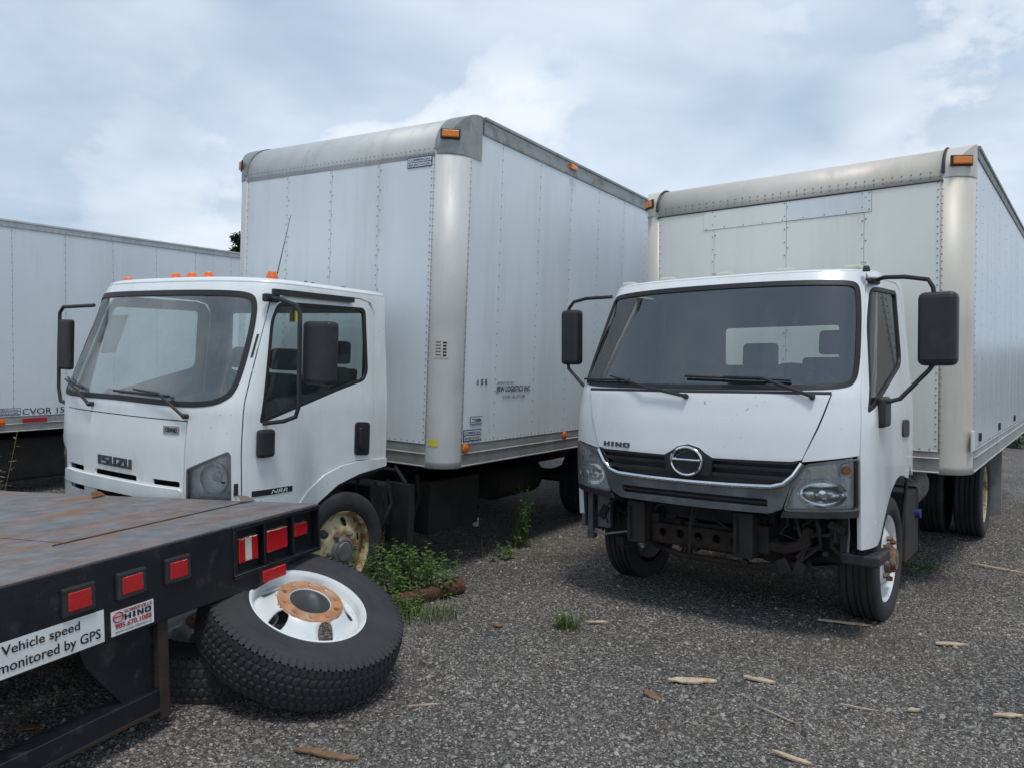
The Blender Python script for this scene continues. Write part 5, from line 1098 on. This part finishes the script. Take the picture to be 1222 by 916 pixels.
chip((-.84, 3.23), .12, .045, .1, 'short bark flake left of the dark bark strip', 'wood_brown', seed=18)
chip((2.20, 4.98), .34, .03, -.14, 'long pale splinter under the right front tyre', seed=9)
chip((2.43, 3.68), .16, .032, .1, 'pale splinter at the far right edge of the gravel', seed=10)
chip((1.98, 3.70), .07, .028, .3, 'small whitish chip right of the lower middle', seed=11)
chip((1.72, 3.72), .16, .010, -.3, 'thin dry twig right of the pale wood chips', 'wood_pale', 'twig', 12, .008)
chip((1.30, 3.62), .22, .008, -.85, 'thin straw twig slanting below the pale wood chips', 'wood_pale', 'twig', 13, .006)
chip((4.10, 6.42), .42, .022, -.55, 'long pale stick right of the bumperless truck', 'wood_pale', 'twig', 14, .015)
chip((-.40, 3.72), .16, .010, .35, 'thin twig just right of the tilted wheel', 'wood_pale', 'twig', 16, .008)
chip((-2.05, 3.25), .10, .05, .3, 'upper of the two red-brown leaves behind the guard bar', 'wood_brown', 'dead_leaf', 17, .004); chip((-2.10, 3.05), .11, .05, .1, 'lower of the two red-brown leaves behind the guard bar', 'wood_brown', 'dead_leaf', 19, .004)

# ================================================================== trees and shrubs beyond the yard
def tree(base, h, r, label, name='tree', n=5200, seed=1, crown0=.35, leafsize=.22, mat='leaf_tree'):
    R_ = random.Random(seed); root = empty(name, label, 'tree' if name == 'tree' else 'shrub', None, Matrix.Translation((base[0], base[1], ground_z(*base))))
    tr = MB(); tr.tube([(0, 0, -.1), (.05 * h * .2, 0, h * .35), (-.02 * h, .02 * h, h * .7), (0, 0, h * .93)], [h * .022, h * .016, h * .009, h * .002], 8)
    cl = []
    for i in range(26):
        z = crown0 * h + (1 - crown0) * h * (i + R_.random()) / 26; f = 1 - abs((z / h - crown0) / (1 - crown0) - .35) ** 1.5 * 1.25; rr = r * max(.12, f) * R_.uniform(.45, 1.); a = R_.uniform(0, 2 * PI)
        p = Vector((rr * math.cos(a), rr * math.sin(a), z)); tr.tube([(0, 0, z * .8), (p.x * .5, p.y * .5, z * .92), p], [h * .007, h * .004, h * .0015], 5, False); cl.append((p, r * R_.uniform(.18, .36)))
    tr.build('trunk', 'bark', root); lv = MB()
    for i in range(n):
        p, q = cl[i % len(cl)]; d = Vector((R_.gauss(0, 1), R_.gauss(0, 1), R_.gauss(0, .8))); d = d.normalized() * q * R_.random() ** .5
        leaf(lv, p + d, (R_.gauss(0, 1), R_.gauss(0, 1), R_.gauss(0, .6)), leafsize * R_.uniform(.6, 1.3), leafsize * .55, .5)
    lv.build('crown', mat, root); return root
tree((-15.75, 45.), 8.75, 1.25, 'dark treetop peeking over the far left truck body beside the tall one', seed=3, n=7000)
for i, (x, y, h, lb) in enumerate(((12.2, 18.0, 1.5, 'dark shrub behind the right truck at the picture edge'), (11.0, 17.6, 1.15, 'low dark shrub under the rear of the right truck body'))):
    tree((x, y), h, .85, lb, 'shrub', 2600, 20 + i, .1, .10)

# added leaf mass behind the trucks, keeps horizon light from under them
def light_screen():
    R_ = random.Random(40); m = MB()
    for i in range(16000):
        x = R_.uniform(-26, 30); y = 24 + R_.gauss(0, 1.0) + .12 * x; h = 2.6 + .7 * mnoise.noise((x * .35, 0, 5.)); z = h * R_.random() ** .7
        leaf(m, (x, y, z), (R_.gauss(0, 1), R_.gauss(0, 1), R_.gauss(0, .6)), R_.uniform(.3, .55), .28, .5)
    for i in range(60):
        x = -26 + 56 * i / 60; m.tube([(x, 24 + .12 * x, -.1), (x + R_.uniform(-.3, .3), 24 + .12 * x, 2.2)], [.05, .02], 5, False)
    o = m.build('light_screen', 'leaf_tree', None); o['kind'] = 'stuff'; o['label'] = 'dense leaf screen added behind the trucks to block horizon light'; o['category'] = 'light_screen'
light_screen()
